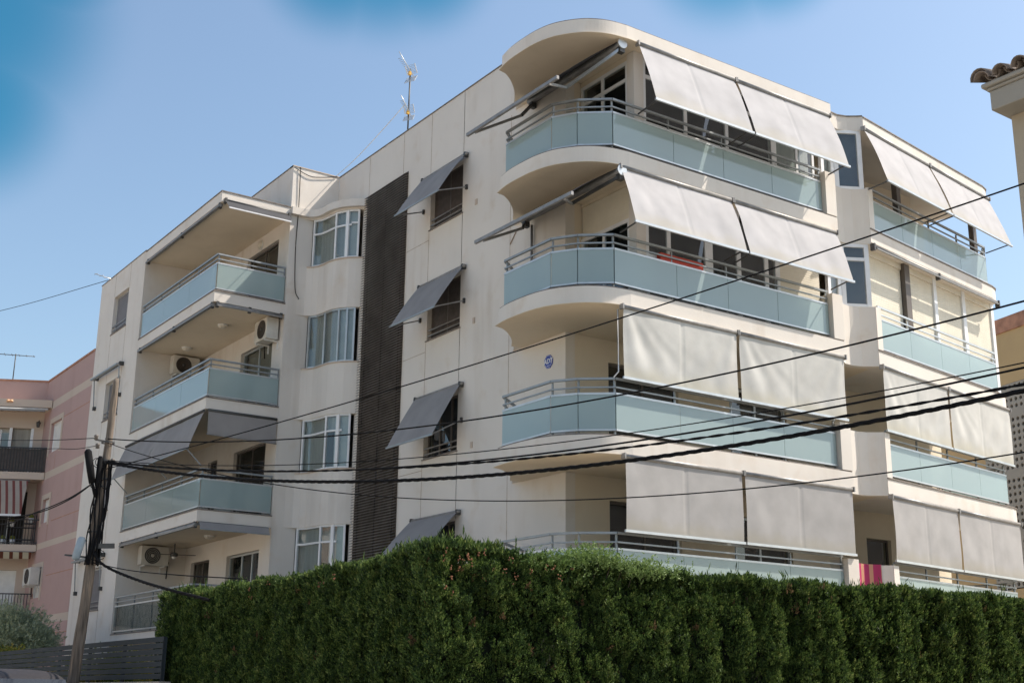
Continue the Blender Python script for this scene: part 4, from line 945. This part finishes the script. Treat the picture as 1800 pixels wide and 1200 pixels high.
# ------------------------------------------------------------ ochre building on the right with breeze-block screen
OC = thing('ochre_building', 'ochre rendered building with a perforated breeze-block screen, behind the right block', 'building', (44.5, 30, 0))
FO = Fr(44.95, 30.0, R(76.7), -1)
MB().fbox(FO, -13, 6, -.3, 0, 14.15, 16.3).build('wall', 'ochre_plaster', OC)
MB().fbox(FO, -13, 6, -.35, .08, 16.302, 16.9).build('roof_edge', 'brick_cap', OC)
MB().fbox(FO, -13, 6, -.5, .0, 0, 6.0).build('wall', 'ochre_plaster', OC)
MB().fbox(FO, -13, 6, -.6, -.45, 6.0, 14.149).build('wall', 'ochre_plaster', OC)
m = MB(); cs = .27; sp = 0
rows = int((14.14 - 6.0) / cs)
for j in range(rows):
    z = 14.14 - (j + 1) * cs
    for i in range(26):
        s = 1.2 - i * cs; r = .083; c = (s + cs / 2, z + cs / 2)
        if j % 9 == 4: m.fbox(FO, s, s + cs, -.1, 0, z, z + cs); continue
        sq = [(s, z), (s + cs / 2, z), (s + cs, z), (s + cs, z + cs / 2), (s + cs, z + cs), (s + cs / 2, z + cs), (s, z + cs), (s, z + cs / 2)]
        ci = [(c[0] + r * math.cos(a), c[1] + r * math.sin(a)) for a in [R(225 + 45 * q) for q in range(8)]]
        P = [FO.p(a, 0, b) for a, b in sq] + [FO.p(a, 0, b) for a, b in ci] + [FO.p(a, -.12, b) for a, b in ci]
        m.add(P, [(q, (q + 1) % 8, 8 + (q + 1) % 8, 8 + q) for q in range(8)] + [(8 + q, 8 + (q + 1) % 8, 16 + (q + 1) % 8, 16 + q) for q in range(8)])
m.build('breeze_block_screen', 'grey_render', OC, recalc=False)
MB().fbox(FO, -6, 1.5, -.44, -.40, 6.0, 14.14).build('dark_interior_sheet', 'room_dark', OC)  # near-black sheet paints the darkness seen through the block holes

# ------------------------------------------------------------ tiled eave of the near house, top right
NH = thing('tiled_roof_house', 'rendered house corner with clay roof tiles, close by at the top right', 'house', (14, 7, 0))
FN_ = Fr(12.56, 8.2, R(90 + 2), -1)      # s along +y (negative = toward camera side), outward -x
MB().fbox(FN_, -6, -.06, -6, -.32, 0, 8.449).build('wall', 'stone', NH)
MB().fbox(FN_, -6, 0, -6, 0, 8.45, 8.70).build('eave', 'grey_render', NH, bevel=.012)
m = MB(); m.fbox(FN_, -6, .03, -6, .03, 8.701, 8.74); m.fbox(FN_, -6, .07, -6, .07, 8.741, 8.80); m.build('cornice', 'grey_render', NH, bevel=.02)
m = MB()
def tile(mb, a, b, r0, r1, cover=True):
    a, b = Vector(a), Vector(b); t = (b - a).normalized(); x = t.cross(Vector((0, 0, 1))).normalized(); z = x.cross(t)
    V = []
    for p, r in ((a, r0), (b, r1)):
        for rr in (r, r - .014):
            for k in range(9):
                an = math.pi * k / 8; V.append(p + x * math.cos(an) * rr + z * math.sin(an) * rr * (1 if cover else -1))
    F = [(k, k + 1, 19 + k, 18 + k) for k in range(8)] + [(9 + k, 27 + k, 28 + k, 10 + k) for k in range(8)] + [(k, 9 + k, 10 + k, k + 1) for k in range(8)] + [(18 + k, 19 + k, 28 + k, 27 + k) for k in range(8)]
    mb.add(V, F, True)
nT = 24   # rows of clay tiles along the eave
for i in range(nT):
    s = .02 - i * .25
    for j in range(5):
        j0 = j * .36; up = j * .12
        A = FN_.p(s, .12 - j0, 8.83 + up); Bp = FN_.p(s, .12 - j0 - .42, 8.83 + up + .13); tile(m, A, Bp, .105, .085)
        A = FN_.p(s - .125, .08 - j0, 8.89 + up); Bp = FN_.p(s - .125, .08 - j0 - .42, 8.89 + up + .13); tile(m, A, Bp, .10, .085, False)
for j in range(12):   # ridge along the hip edge
    A = FN_.p(.05, .10 - j * .36, 8.86 + j * .1); Bp = FN_.p(.04, .10 - j * .36 - .42, 8.88 + j * .1 + .1); tile(m, A, Bp, .13, .11)
m.build('roof_tiles', 'tile_roof', NH)
MB().fbox(FN_, -6, .0, -6, -.02, 8.801, 8.83).build('roof_base', 'grey_render', NH)

# ------------------------------------------------------------ pole and cables
def lean(z): return Vector((6.893 + .0402 * z, 24.035 - .0128 * z, z))
PL = thing('utility_pole', 'leaning weathered wooden utility pole wrapped in black cables, at the kerb on the left', 'utility pole', lean(0))
zs = [.1 + i * .365 for i in range(21)]
MB().tube([lean(z) + Vector((.01 * math.sin(z * 2.3), .01 * math.cos(z * 1.7), 0)) for z in zs] + [lean(7.48)], [.125 - .006 * i * .365 / .4 * .6 + .004 * math.sin(i * 2.1) for i in range(21)] + [.03], 14).build('shaft', 'pole_wood', PL)
def along(z, dx, dy): return lean(z) + Vector((dx, dy, 0))
CV0 = Vector((-.97, .25, 0)); 
m = MB(); m.tube([along(5.15, -.12, -.1), along(5.35, -.2, -.12), along(5.45, -.24, -.12)], .03); m.tube([along(5.4, -.22, -.12), along(5.62, -.28, -.12), along(5.98, -.38, -.12), along(6.03, -.39, -.12)], [.06, .07, .07, .03], 12)
m.build('splice_case', 'black_rubber', PL)
MB().tube([along(5.35, -.13, -.13), along(5.38, -.13, -.13), along(5.88, -.14, -.13), along(5.92, -.14, -.13)], [.03, .045, .045, .03], 12).build('splice_case', 'black_rubber', PL)
MB().tube([along(3.98, -.30, -.05), along(4.02, -.30, -.05), along(4.36, -.24, -.05), along(4.40, -.24, -.05)], [.05, .075, .075, .05], 14).build('junction_box', 'box_blue', PL)
MB().bar(along(4.06, -.5, -.02), along(4.04, .0, -.02), .03, .03).build('bracket', 'dark_metal', PL); MB().bar(along(4.25, 0, -.1), along(4.28, .36, -.1), .06, .09).build('bracket', 'dark_metal', PL); MB().bar(along(6.25, -.25, 0), along(6.22, .1, 0), .03, .03).build('bracket', 'dark_metal', PL)
for z in (5.35, 5.5, 5.85, 4.5, 6.2): MB().lathe(lean(z), (0, 0, 1), [(0, .125), (.03, .125)], 14).build('clamp_band', 'dark_metal', PL)
m = MB()
for z, dx in ((6.28, -.25), (6.12, -.20), (5.86, .12)): m.lathe(along(z, dx, -.05), (0, 0, 1), [(-.05, .01), (-.04, .04), (0, .03), (.02, .045), (.05, .03), (.06, .001)], 10)
m.build('insulator', 'brown_frame', PL)
m = MB()
for q in range(9):    # cables strapped to the pole
    a0 = R(190 + q * 22); pts = []
    for i in range(14):
        z = 5.85 - i * .15; a = a0 + .25 * math.sin(i * .6 + q); rr = .115 + .03 * abs(math.sin(i * .8 + q * 1.3)); pts.append(lean(z) + Vector((math.cos(a) * rr, math.sin(a) * rr, 0)))
    m.tube(catmull(pts, 3), .012 + .004 * (q % 3), 6)
m.build('strapped_cable', 'black_rubber', PL)
m = MB()
for q in range(7):
    z = rng.choice((5.8, 5.4, 4.1, 6.0, 3.95)); a = rng.uniform(3.3, 5.8); r = rng.uniform(.06, .13); c = lean(z) + Vector((math.cos(a) * .16, math.sin(a) * .16, 0))
    m.tube([c + Vector((math.cos(b) * r, math.sin(b) * r * .4, math.sin(b) * r)) for b in [i * .5 for i in range(12)]], .007, 5)
m.build('cable_loop', 'black_rubber', PL)
W0 = np.array([7.1, 24.0]); W1 = np.array([10.93, 7.03])
def wire(label, tz, r, strands=0, t_end=1.42):
    tz = np.array(tz); c = np.polyfit(tz[:, 0], tz[:, 1], 2 if len(tz) < 6 else 3) if len(tz) > 2 else None
    c = np.polyfit(tz[:, 0], tz[:, 1], 2)
    P = []
    for i in range(25):
        t = t_end * i / 24; xy = W0 + (W1 - W0) * t
        z = np.polyval(c, t)
        P.append((xy[0], xy[1] - .0, float(z)))
    return cable(label, P, r, 3, 'overhead cables from the pole', strands=strands)
wire('uppermost overhead wire rising across the rounded balconies to the upper right', [[.01, 5.71], [.24, 5.8], [.56, 6.09], [.74, 6.29], [.92, 6.56], [1.01, 6.64]], .010)
wire('second overhead wire from the top, starting highest on the pole', [[.01, 6.28], [.31, 5.55], [.58, 5.31], [.71, 5.28], [.88, 5.33], [1, 5.43]], .011)
wire('thin overhead wire just above the thick cables on the right', [[.02, 5.82], [.29, 5.22], [.48, 4.94], [.58, 4.83], [.74, 4.74], [.85, 4.75], [1, 4.84]], .007)
wire('medium black cable right under the thin wire, above the two thickest', [[.02, 5.78], [.29, 5.15], [.61, 4.67], [.74, 4.64], [.91, 4.69], [1, 4.8]], .012)
wire('second-thickest black overhead cable', [[.02, 5.8], [.28, 5.14], [.42, 4.89], [.58, 4.68], [.74, 4.57], [.91, 4.57], [1, 4.62]], .0165, 2)
wire('thickest twisted black overhead cable', [[.02, 5.79], [.19, 5.2], [.42, 4.69], [.58, 4.51], [.74, 4.44], [.91, 4.47], [1, 4.54]], .026, 3)
wire('lowest thin overhead wire sagging across the lowest awnings', [[.02, 6.1], [.19, 5.39], [.31, 4.83], [.42, 4.5], [.58, 4.16], [.66, 4.03], [.74, 3.96], [.91, 3.91], [1, 3.95]], .0075)
cable('thick black cable bundle running from the pole down into the hedge', [(7.02, 23.9, 4.25), (7.1, 23.75, 4.0), (7.2, 23.2, 3.78), (7.3, 21.8, 3.48), (7.35, 20.5, 3.26), (7.6, 19.4, 3.05)], .027, 8, strands=3)
cable('thin wire running from the pole across to the lowest left balcony', [(7.0, 24.2, 4.0), (7.3, 22.5, 3.72), (7.35, 20.0, 3.46), (7.7, 18.2, 3.3)], .009)
for i, (lb, z1) in enumerate((('upper of the two black cables leaving the pole to the far left', 5.64), ('lower of the two black cables leaving the pole to the far left', 5.46))):
    cable(lb, [(7.0, 24.0, 5.47), (7.08, 26, 5.36 + .03 * i), (7.1, 28.5, 5.37 + .02 * i), (7.1, 31.7, z1), (7.1, 36, 6.3)], .013)
cable('straight thin wire from the pole top to the left over the pink building', [(6.9, 24.0, 6.28), (7.1, 28, 6.9), (7.1, 32.7, 7.64), (7.1, 38, 8.5)], .008)
cable('thin wire branching off below the straight one toward the pink building', [(6.95, 24.0, 6.14), (7.1, 26, 6.4), (7.3, 28.55, 6.82), (9, 38, 8.4)], .007)
cable('faint wire arriving at the small aerial on the left tower from the left', [(12.2, 42.8, 15.55), (11.0, 50, 16.2), (9.8, 58, 17.2)], .012)

# ------------------------------------------------------------ slat fence
FNc = thing('slat_fence', 'dark grey horizontal slat fence on a low wall at the lower left', 'fence', (7.4, 30, 0))
FF = Fr(7.42, 0, R(90), -1)
for i in range(7):
    z = 1.86 + i * .098
    m = MB(); m.fbox(FF, 20.8, 46, -.02, .0, z, z + .085); m.build('slat', 'fence_slat', FNc)
m = MB(); y = 20.85
while y < 46: m.fbox(FF, y - .03, y + .03, -.075, -.021, 1.6, 2.53); y += 2.0
m.build('post', 'fence_slat', FNc)
MB().box(7.41, 7.60, 20.8, 46, 0, 1.82).build('base_wall', 'paving', FNc)
tag(MB().box(7.46, 7.62, 12.6, 20.79, 0, .95).build('garden_wall', 'paving'), 'low concrete garden wall under the long side of the hedge', 'wall')
tag(MB().box(7.62, 45, 12.44, 12.6, 0, .95).build('garden_wall', 'paving'), 'low concrete garden wall under the street front of the hedge', 'wall')

# ------------------------------------------------------------ foliage
def fast_mesh(name, V, F, material, parent=None):
    if parent is not None: V = V - np.array(parent.location)
    me = bpy.data.meshes.new(name); nv = len(V); nf = len(F); k = F.shape[1]
    me.vertices.add(nv); me.vertices.foreach_set('co', V.astype(np.float32).ravel())
    me.loops.add(nf * k); me.loops.foreach_set('vertex_index', F.astype(np.int32).ravel())
    me.polygons.add(nf); me.polygons.foreach_set('loop_start', np.arange(0, nf * k, k, dtype=np.int32)); me.polygons.foreach_set('loop_total', np.full(nf, k, dtype=np.int32))
    me.update(calc_edges=True); me.materials.append(MATS[material])
    o = bpy.data.objects.new(name, me); COL.objects.link(o)
    if parent is not None: o.parent = parent
    return o
def sprays(P, D, L, npr, material, name, parent, leaves=8, wid=.011, seed=0, spread=.42):
    """P base points, D directions, L lengths; every spray is a feather of narrow leaflets"""
    n = len(P); D = D / np.linalg.norm(D, axis=1)[:, None]
    a = np.cross(D, npr.normal(size=(n, 3))); a /= np.linalg.norm(a, axis=1)[:, None]
    VV = []
    for i in range(leaves):
        t = i / leaves; sgn = 1 if i % 2 else -1
        if i == leaves - 1: sgn = 0
        base = P + D * (L * t * .8)[:, None]
        b2 = np.cross(D, a); rot = npr.normal(0, .5, n)[:, None]; ax = a * np.cos(rot) + b2 * np.sin(rot)
        dirn = D + ax * sgn * spread * npr.uniform(.7, 1.3, n)[:, None]; dirn /= np.linalg.norm(dirn, axis=1)[:, None]
        ll = (L * (.52 - .2 * t) * npr.uniform(.8, 1.2, n))[:, None]
        side = np.cross(dirn, npr.normal(size=(n, 3))); side /= np.linalg.norm(side, axis=1)[:, None]
        wv = side * wid * npr.uniform(.7, 1.3, n)[:, None]
        VV.append(np.stack([base, base + dirn * ll * .45 + wv, base + dirn * ll, base + dirn * ll * .45 - wv], 1))
    V = np.concatenate(VV, 1).reshape(-1, 3); F = np.arange(len(V)).reshape(-1, 4)
    return fast_mesh(name, V, F, material, parent)
def vnoise(x, y, s, seed=0):
    return np.array([noise.noise((float(a) * s + seed, float(b) * s, seed * 1.7)) for a, b in zip(x, y)])
npr = np.random.default_rng(5)
HG = thing('cypress_hedge', 'tall dark green clipped cypress hedge turning the street corner in front of the building', 'hedge', (7.8, 12.8, 0))
X0, Y0, ZT = 7.72, 12.72, 3.20
def columns(s, seed, wmin=.42):
    """depth profile of separate plants: 1 at a plant's axis, 0 in the gap"""
    r = np.random.default_rng(seed); edges = [-1.0]
    while edges[-1] < 40: edges.append(edges[-1] + wmin * r.choice([.8, 1, 1.3, 1.9, 2.6]) * r.uniform(.85, 1.15))
    e = np.array(edges); i = np.clip(np.searchsorted(e, s) - 1, 0, len(e) - 2); c = (e[i] + e[i + 1]) / 2; h = (e[i + 1] - e[i]) / 2
    off = r.uniform(-.14, .10, len(e)); amp = r.uniform(.6, 1.25, len(e))
    return np.sqrt(np.clip(1 - ((s - c) / h) ** 2, 0, 1)) * amp[i] + off[i], i
def face(n, s0, s1, z0, z1, kind):
    s = npr.uniform(s0, s1, n); z = z0 + (z1 - z0) * npr.uniform(0, 1, n) ** .8
    col, idx = columns(s + .12 * np.sin(z * 2.1), 3 if kind == 'front' else 9)
    lump = vnoise(s, z, 2.6, 1 + (kind == 'front')); fine = vnoise(s, z, 6.5, 4)
    tuft = np.abs(vnoise(s, z * .8, 8.5, 11)); tuft2 = vnoise(s, z, 15, 13)
    if kind == 'front':
        k = np.clip((s - 2.2) / 2.5, 0, 1)             # separate columns appear away from the corner
        d = (1 - k) * (.27 * lump + .09 * fine + .16 * tuft + .04 * tuft2 - .06) + k * (.26 * (col - .8) + .16 * lump + .05 * fine + .08 * tuft)
    else: d = .20 * (col - .8) + .12 * lump + .04 * fine + .10 * tuft - .03
    top = ZT + .10 * vnoise(s, s * 0, 1.1, 8) + .06 * vnoise(s, s * 0, 4, 3) + .10 * np.clip(1.6 - s, 0, 1.6) / 1.6
    z = np.minimum(z, top)
    dep = npr.exponential(.028, n)
    o = d - dep
    return s, z, o, lump
def tufts(n, s0, s1, z0, z1, kind, H0, H1, wid, blades=13, leafmat='cypress_leaf'):
    """upright leafy shoots: each a little cone of sprays standing out of the hedge face"""
    s, z, o, lump = face(n, s0, s1, z0, z1, kind)
    o = o + npr.uniform(-.13, .07, n)
    if kind == 'front': C0 = np.stack([X0 + s, Y0 - o, z], 1); out = np.array([0, -1, 0.])
    else: C0 = np.stack([X0 - o, Y0 + s, z], 1); out = np.array([-1, 0, 0.])
    A = out * npr.uniform(.15, .75, n)[:, None] + np.array([0, 0, 1.]) + npr.normal(0, .14, (n, 3)); A /= np.linalg.norm(A, axis=1)[:, None]
    H = npr.uniform(H0, H1, n)
    C0 = C0 - A * H[:, None] * .6
    P = np.repeat(C0, blades, 0); D = np.repeat(A, blades, 0); HH = np.repeat(H, blades)
    t = npr.uniform(0, 1, n * blades) ** 1.2; rad = npr.normal(size=(n * blades, 3)); rad -= D * (rad * D).sum(1)[:, None]; rad /= np.linalg.norm(rad, axis=1)[:, None]
    P = P + D * (t * HH * .75)[:, None] + rad * (HH * .22 * (1 - t))[:, None]
    DD = D + rad * (.75 * (1 - t * .7))[:, None]
    sprays(P, DD, HH * npr.uniform(.28, .5, n * blades), npr, leafmat, 'foliage', HG, 5, wid, spread=.5)
tufts(6000, -.05, 6.5, 1.5, 3.26, 'front', .09, .17, .0075)
tufts(6500, 6.5, 19, 1.5, 3.24, 'front', .14, .30, .0105, 12)
tufts(6000, -.05, 8.9, 1.5, 3.24, 'side', .11, .22, .0095, 12)
tufts(90, 0, 16, 1.6, 3.2, 'front', .09, .2, .008, leafmat='dead_leaf')
tufts(30, 0, 8, 1.6, 3.2, 'side', .09, .2, .008, leafmat='dead_leaf')
tufts(700, -.05, 22, .6, 1.6, 'front', .3, .5, .03, 8)
tufts(500, -.05, 8.9, .6, 1.6, 'side', .3, .5, .03, 8)
# end of the side leg
n = 2500; P = np.stack([X0 + npr.uniform(0, 1, n), Y0 + 9.2 + npr.normal(0, .04, n), npr.uniform(1, ZT, n)], 1)
sprays(P, np.stack([npr.normal(0, .3, n), np.full(n, .6), np.full(n, .8)], 1), npr.uniform(.1, .18, n), npr, 'cypress_leaf', 'foliage', HG, 7, .012)
def crown(n, front):
    s = npr.uniform(-.1, 19 if front else 9.2, n); q = npr.uniform(0, 1, n) ** 1.5 * .9
    top = ZT + .10 * vnoise(s, s * 0, 1.1, 8) + .06 * vnoise(s, s * 0, 4, 3) + .10 * np.clip(1.6 - s, 0, 1.6) / 1.6 - .02
    top = top + .05 * vnoise(s, q, 7, 2)
    P = np.stack([X0 + s, Y0 + q, top], 1) if front else np.stack([X0 + q, Y0 + s, top], 1)
    D = np.stack([npr.normal(0, .3, n), npr.normal(-.1, .3, n), np.ones(n)], 1); L = npr.uniform(.06, .15, n) * np.where(npr.uniform(0, 1, n) > .99, 2.0, 1)
    sprays(P, D, L, npr, 'cypress_leaf', 'foliage', HG, 8, .008)
crown(19000, True); crown(12000, False)
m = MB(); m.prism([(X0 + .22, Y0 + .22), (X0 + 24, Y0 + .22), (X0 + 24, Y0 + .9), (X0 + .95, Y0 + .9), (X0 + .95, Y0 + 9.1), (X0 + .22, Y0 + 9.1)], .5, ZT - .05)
m.build('dark_core_fill', 'hedge_core', HG)  # solid near-black box added to block light and darken the hedge gaps
m = MB()
for i in range(20): x = X0 + .5 + i * 1.15; m.tube([(x, Y0 + .55, .2), (x + .03, Y0 + .55, 1.6)], .05, 7)
for i in range(7): y = Y0 + 1.6 + i * 1.15; m.tube([(X0 + .5, y, .2), (X0 + .5, y + .03, 1.6)], .05, 7)
m.build('trunk', 'bark', HG)
# rusty cone clusters near the corner
m = MB()
for i in range(30):
    a = rng.random()
    if rng.random() < .75: p = (X0 + rng.uniform(-.05, 1.9), Y0 - .13 - rng.random() * .03, rng.choice((3.2, 3.12, 3.24, 3.0, 2.8)) + rng.uniform(-.08, .06))
    else: p = (X0 - .12, Y0 + rng.uniform(0, 6), 3.12 + rng.uniform(-.12, .08))
    for q in range(rng.randint(2, 7)):
        c = Vector(p) + Vector((rng.uniform(-.03, .03), rng.uniform(-.02, .02), rng.uniform(-.04, .04)))
        m.lathe(c, (rng.uniform(-1, 1), rng.uniform(-1, 1), 1), [(-.011, .001), (-.005, .008), (.003, .008), (.011, .001)], 6)
m.build('cone', 'terracotta', HG, recalc=False)
# climbing plant
VN = thing('climbing_plant', 'light green climbing plant growing out of the hedge top below the rounded balcony', 'climbing plant', (10, 13, 3.1))
n = 2600; s = npr.normal(2.05, .42, n); s = np.where(npr.uniform(0, 1, n) < .35, npr.normal(3.1, .35, n), s)
P = np.stack([X0 + s, Y0 - .05 + npr.uniform(-.1, .3, n), ZT + .02 + npr.normal(0, .07, n) + .12 * np.exp(-((s - 2.3) / .35) ** 2)], 1)
sprays(P, np.stack([npr.normal(0, .6, n), npr.normal(-.4, .4, n), npr.uniform(.1, 1, n)], 1), npr.uniform(.04, .09, n), npr, 'vine_leaf', 'leaves', VN, 4, .009, spread=.9)
m = MB()
for i in range(8): x = X0 + 1.7 + i * .2; m.tube(catmull([(x, Y0 + .05, 3.0), (x + .05, Y0, 3.2), (x + .12, Y0 - .03, 3.34 + .03 * (i % 3))], 4), .004, 5)
m.build('stem', 'bark', VN)

def leafy(name, label, cat, c, rad, n, matn, L, wid, leaves, trunk_h, seed, spread=.5, drop=0):
    r = np.random.default_rng(seed); t = thing(name, label, cat, (c[0], c[1], 0))
    cl = r.normal(size=(26, 3)); cl /= np.linalg.norm(cl, axis=1)[:, None]; cl *= r.uniform(.35, .95, 26)[:, None]; cl = cl * np.array(rad) + np.array(c)
    i = r.integers(0, 26, n); P = cl[i] + r.normal(size=(n, 3)) * np.array(rad) * .23
    D = (P - np.array(c)) / np.array(rad) * .6 + r.normal(0, .35, (n, 3)) + np.array([0, 0, .55 - drop])
    sprays(P, D, r.uniform(*L, n), r, matn, 'crown', t, leaves, wid, spread=spread)
    m = MB(); m.tube([(c[0], c[1], 0), (c[0] + .05, c[1], trunk_h * .6), (c[0], c[1] + .05, trunk_h)], [.16, .12, .08], 10)
    for q in cl[::2]:
        a = Vector((c[0], c[1], trunk_h * .85)); b = Vector(q); m.tube([a, a.lerp(b, .5) + Vector((0, 0, .15)), b], [.05, .03, .012], 6)
    m.build('trunk', 'bark', t)
    return t
leafy('olive_tree', 'grey-green olive tree behind the slat fence at the far left', 'tree', (9.3, 38.6, 3.0), (.95, 1.7, .85), 15000, 'olive_leaf', (.10, .2), .012, 8, 2.0, 3, .7)
leafy('variegated_shrub', 'yellow-green variegated shrub just behind the slat fence at the far left', 'shrub', (8.2, 34.6, 2.35), (.5, 1.9, .30), 7000, 'shrub_leaf', (.06, .11), .022, 5, 1.4, 6, .9)
leafy('green_shrub', 'green garden shrub seen only through the gaps between the fence slats', 'shrub', (8.3, 26.5, 1.7), (.55, 3.2, .62), 6000, 'shrub_leaf', (.07, .13), .022, 5, 1.0, 8, .9)

# ------------------------------------------------------------ parked car
CR = thing('parked_car', 'dark grey tall car, only its roof and windscreen top visible at the lower left corner', 'car', (5.0, 21.5, 0))
cx, cy = 5.62, 20.3
st = [  # y offset, half width low, half width belt, half width roof, z bottom, z belt, z roof
    (0, .72, .70, .62, .35, .62, .66), (.12, .86, .84, .74, .25, .78, .84), (.75, .9, .88, .78, .22, .98, 1.02), (1.15, .9, .89, .74, .22, 1.05, 1.14), (1.75, .9, .89, .70, .22, 1.08, 1.74), (2.15, .9, .89, .69, .22, 1.08, 1.87), (3.0, .9, .89, .69, .22, 1.08, 1.90), (4.0, .9, .88, .68, .22, 1.08, 1.84), (4.5, .88, .86, .64, .25, 1.05, 1.62), (4.68, .84, .80, .60, .4, 1.0, 1.1)]
V = []; nn = 11
for y, wl, wb, wr, zb, zm, zr in st:
    h = [(wl * .9, zb), (wl, zb + .12), (wb + .01, (zb + zm) / 2), (wb, zm), (wb * .35 + wr * .65, zm + (zr - zm) * .62), (wr, zr - .045 if zr - zm > .2 else zr - .01)]
    ring = [(-a, z) for a, z in h] + [(-wr * .75, zr), (0, zr + .03), (wr * .75, zr)] + [(a, z) for a, z in reversed(h)]
    V += [(cx + a * 1.04, cy + y, z * 1.055) for a, z in ring]; nn = len(ring)
m = MB(); F = []
for i in range(len(st) - 1):
    for j in range(nn - 1): F.append((i * nn + j, i * nn + j + 1, (i + 1) * nn + j + 1, (i + 1) * nn + j))
F += [tuple(range(nn)), tuple(range((len(st) - 1) * nn, len(st) * nn))]
m.add(V, F, True); body = m.build('body', 'car_paint', CR)
md = body.modifiers.new('sub', 'SUBSURF'); md.levels = 2; md.render_levels = 2
def cquad(name, P, material='window_glass_dark'):
    m = MB(); P = [Vector(p) for p in P]; n = (P[1] - P[0]).cross(P[3] - P[0]).normalized()
    m.add(P + [p + n * .01 for p in P], [(0, 1, 2, 3), (7, 6, 5, 4), (0, 4, 5, 1), (1, 5, 6, 2), (2, 6, 7, 3), (3, 7, 4, 0)]); return m.build(name, material, CR)
mat('window_glass_dark', (.02, .024, .03), .04, 0, var=.05, spec=.9)
cquad('windscreen', [(cx - .72, cy + 1.14, 1.24), (cx + .72, cy + 1.14, 1.24), (cx + .63, cy + 1.72, 1.83), (cx - .63, cy + 1.72, 1.83)])
for sg in (-1, 1):
    for a, b in ((1.75, 2.75), (2.85, 3.9)): cquad('side_window', [(cx + sg * .895, cy + a, 1.13), (cx + sg * .895, cy + b, 1.13), (cx + sg * .745, cy + b, 1.66), (cx + sg * .745, cy + a + (.12 if a < 2 else 0), 1.66)])
    for y in (.85, 3.75):
        o = MB().lathe((cx + sg * .72, cy + y, .33), (sg, 0, 0), [(0, .001), (0, .28), (.02, .33), (.18, .33), (.2, .3), (.19, .2)], 24).build('wheel', 'tyre', CR)
        MB().lathe((cx + sg * .72, cy + y, .33), (sg, 0, 0), [(.185, .21), (.195, .19), (.17, .08), (.19, .001)], 24).build('rim', 'steel', o)
    MB().lathe((cx + sg * .62, cy + .08, .68), (sg * .3, -1, .1), [(0, .12), (.03, .11), (.05, .06), (.055, .001)], 16).build('headlight', 'light_metal', CR)
    m = MB(); m.fbox(WORLD, cx + sg * .93, cx + sg * 1.08, cy + 1.5, cy + 1.6, 1.1, 1.24); m.build('wing_mirror', 'car_paint', CR, bevel=.03)
MB().box(cx - .45, cx + .45, cy - .02, cy + .03, .42, .58).build('grille', 'dark_metal', CR)
m = MB(); m.box(cx - .55, cx - .43, cy + 1.60, cy + 1.605, 1.70, 1.74); m.build('sticker', 'yellow_plastic', CR)
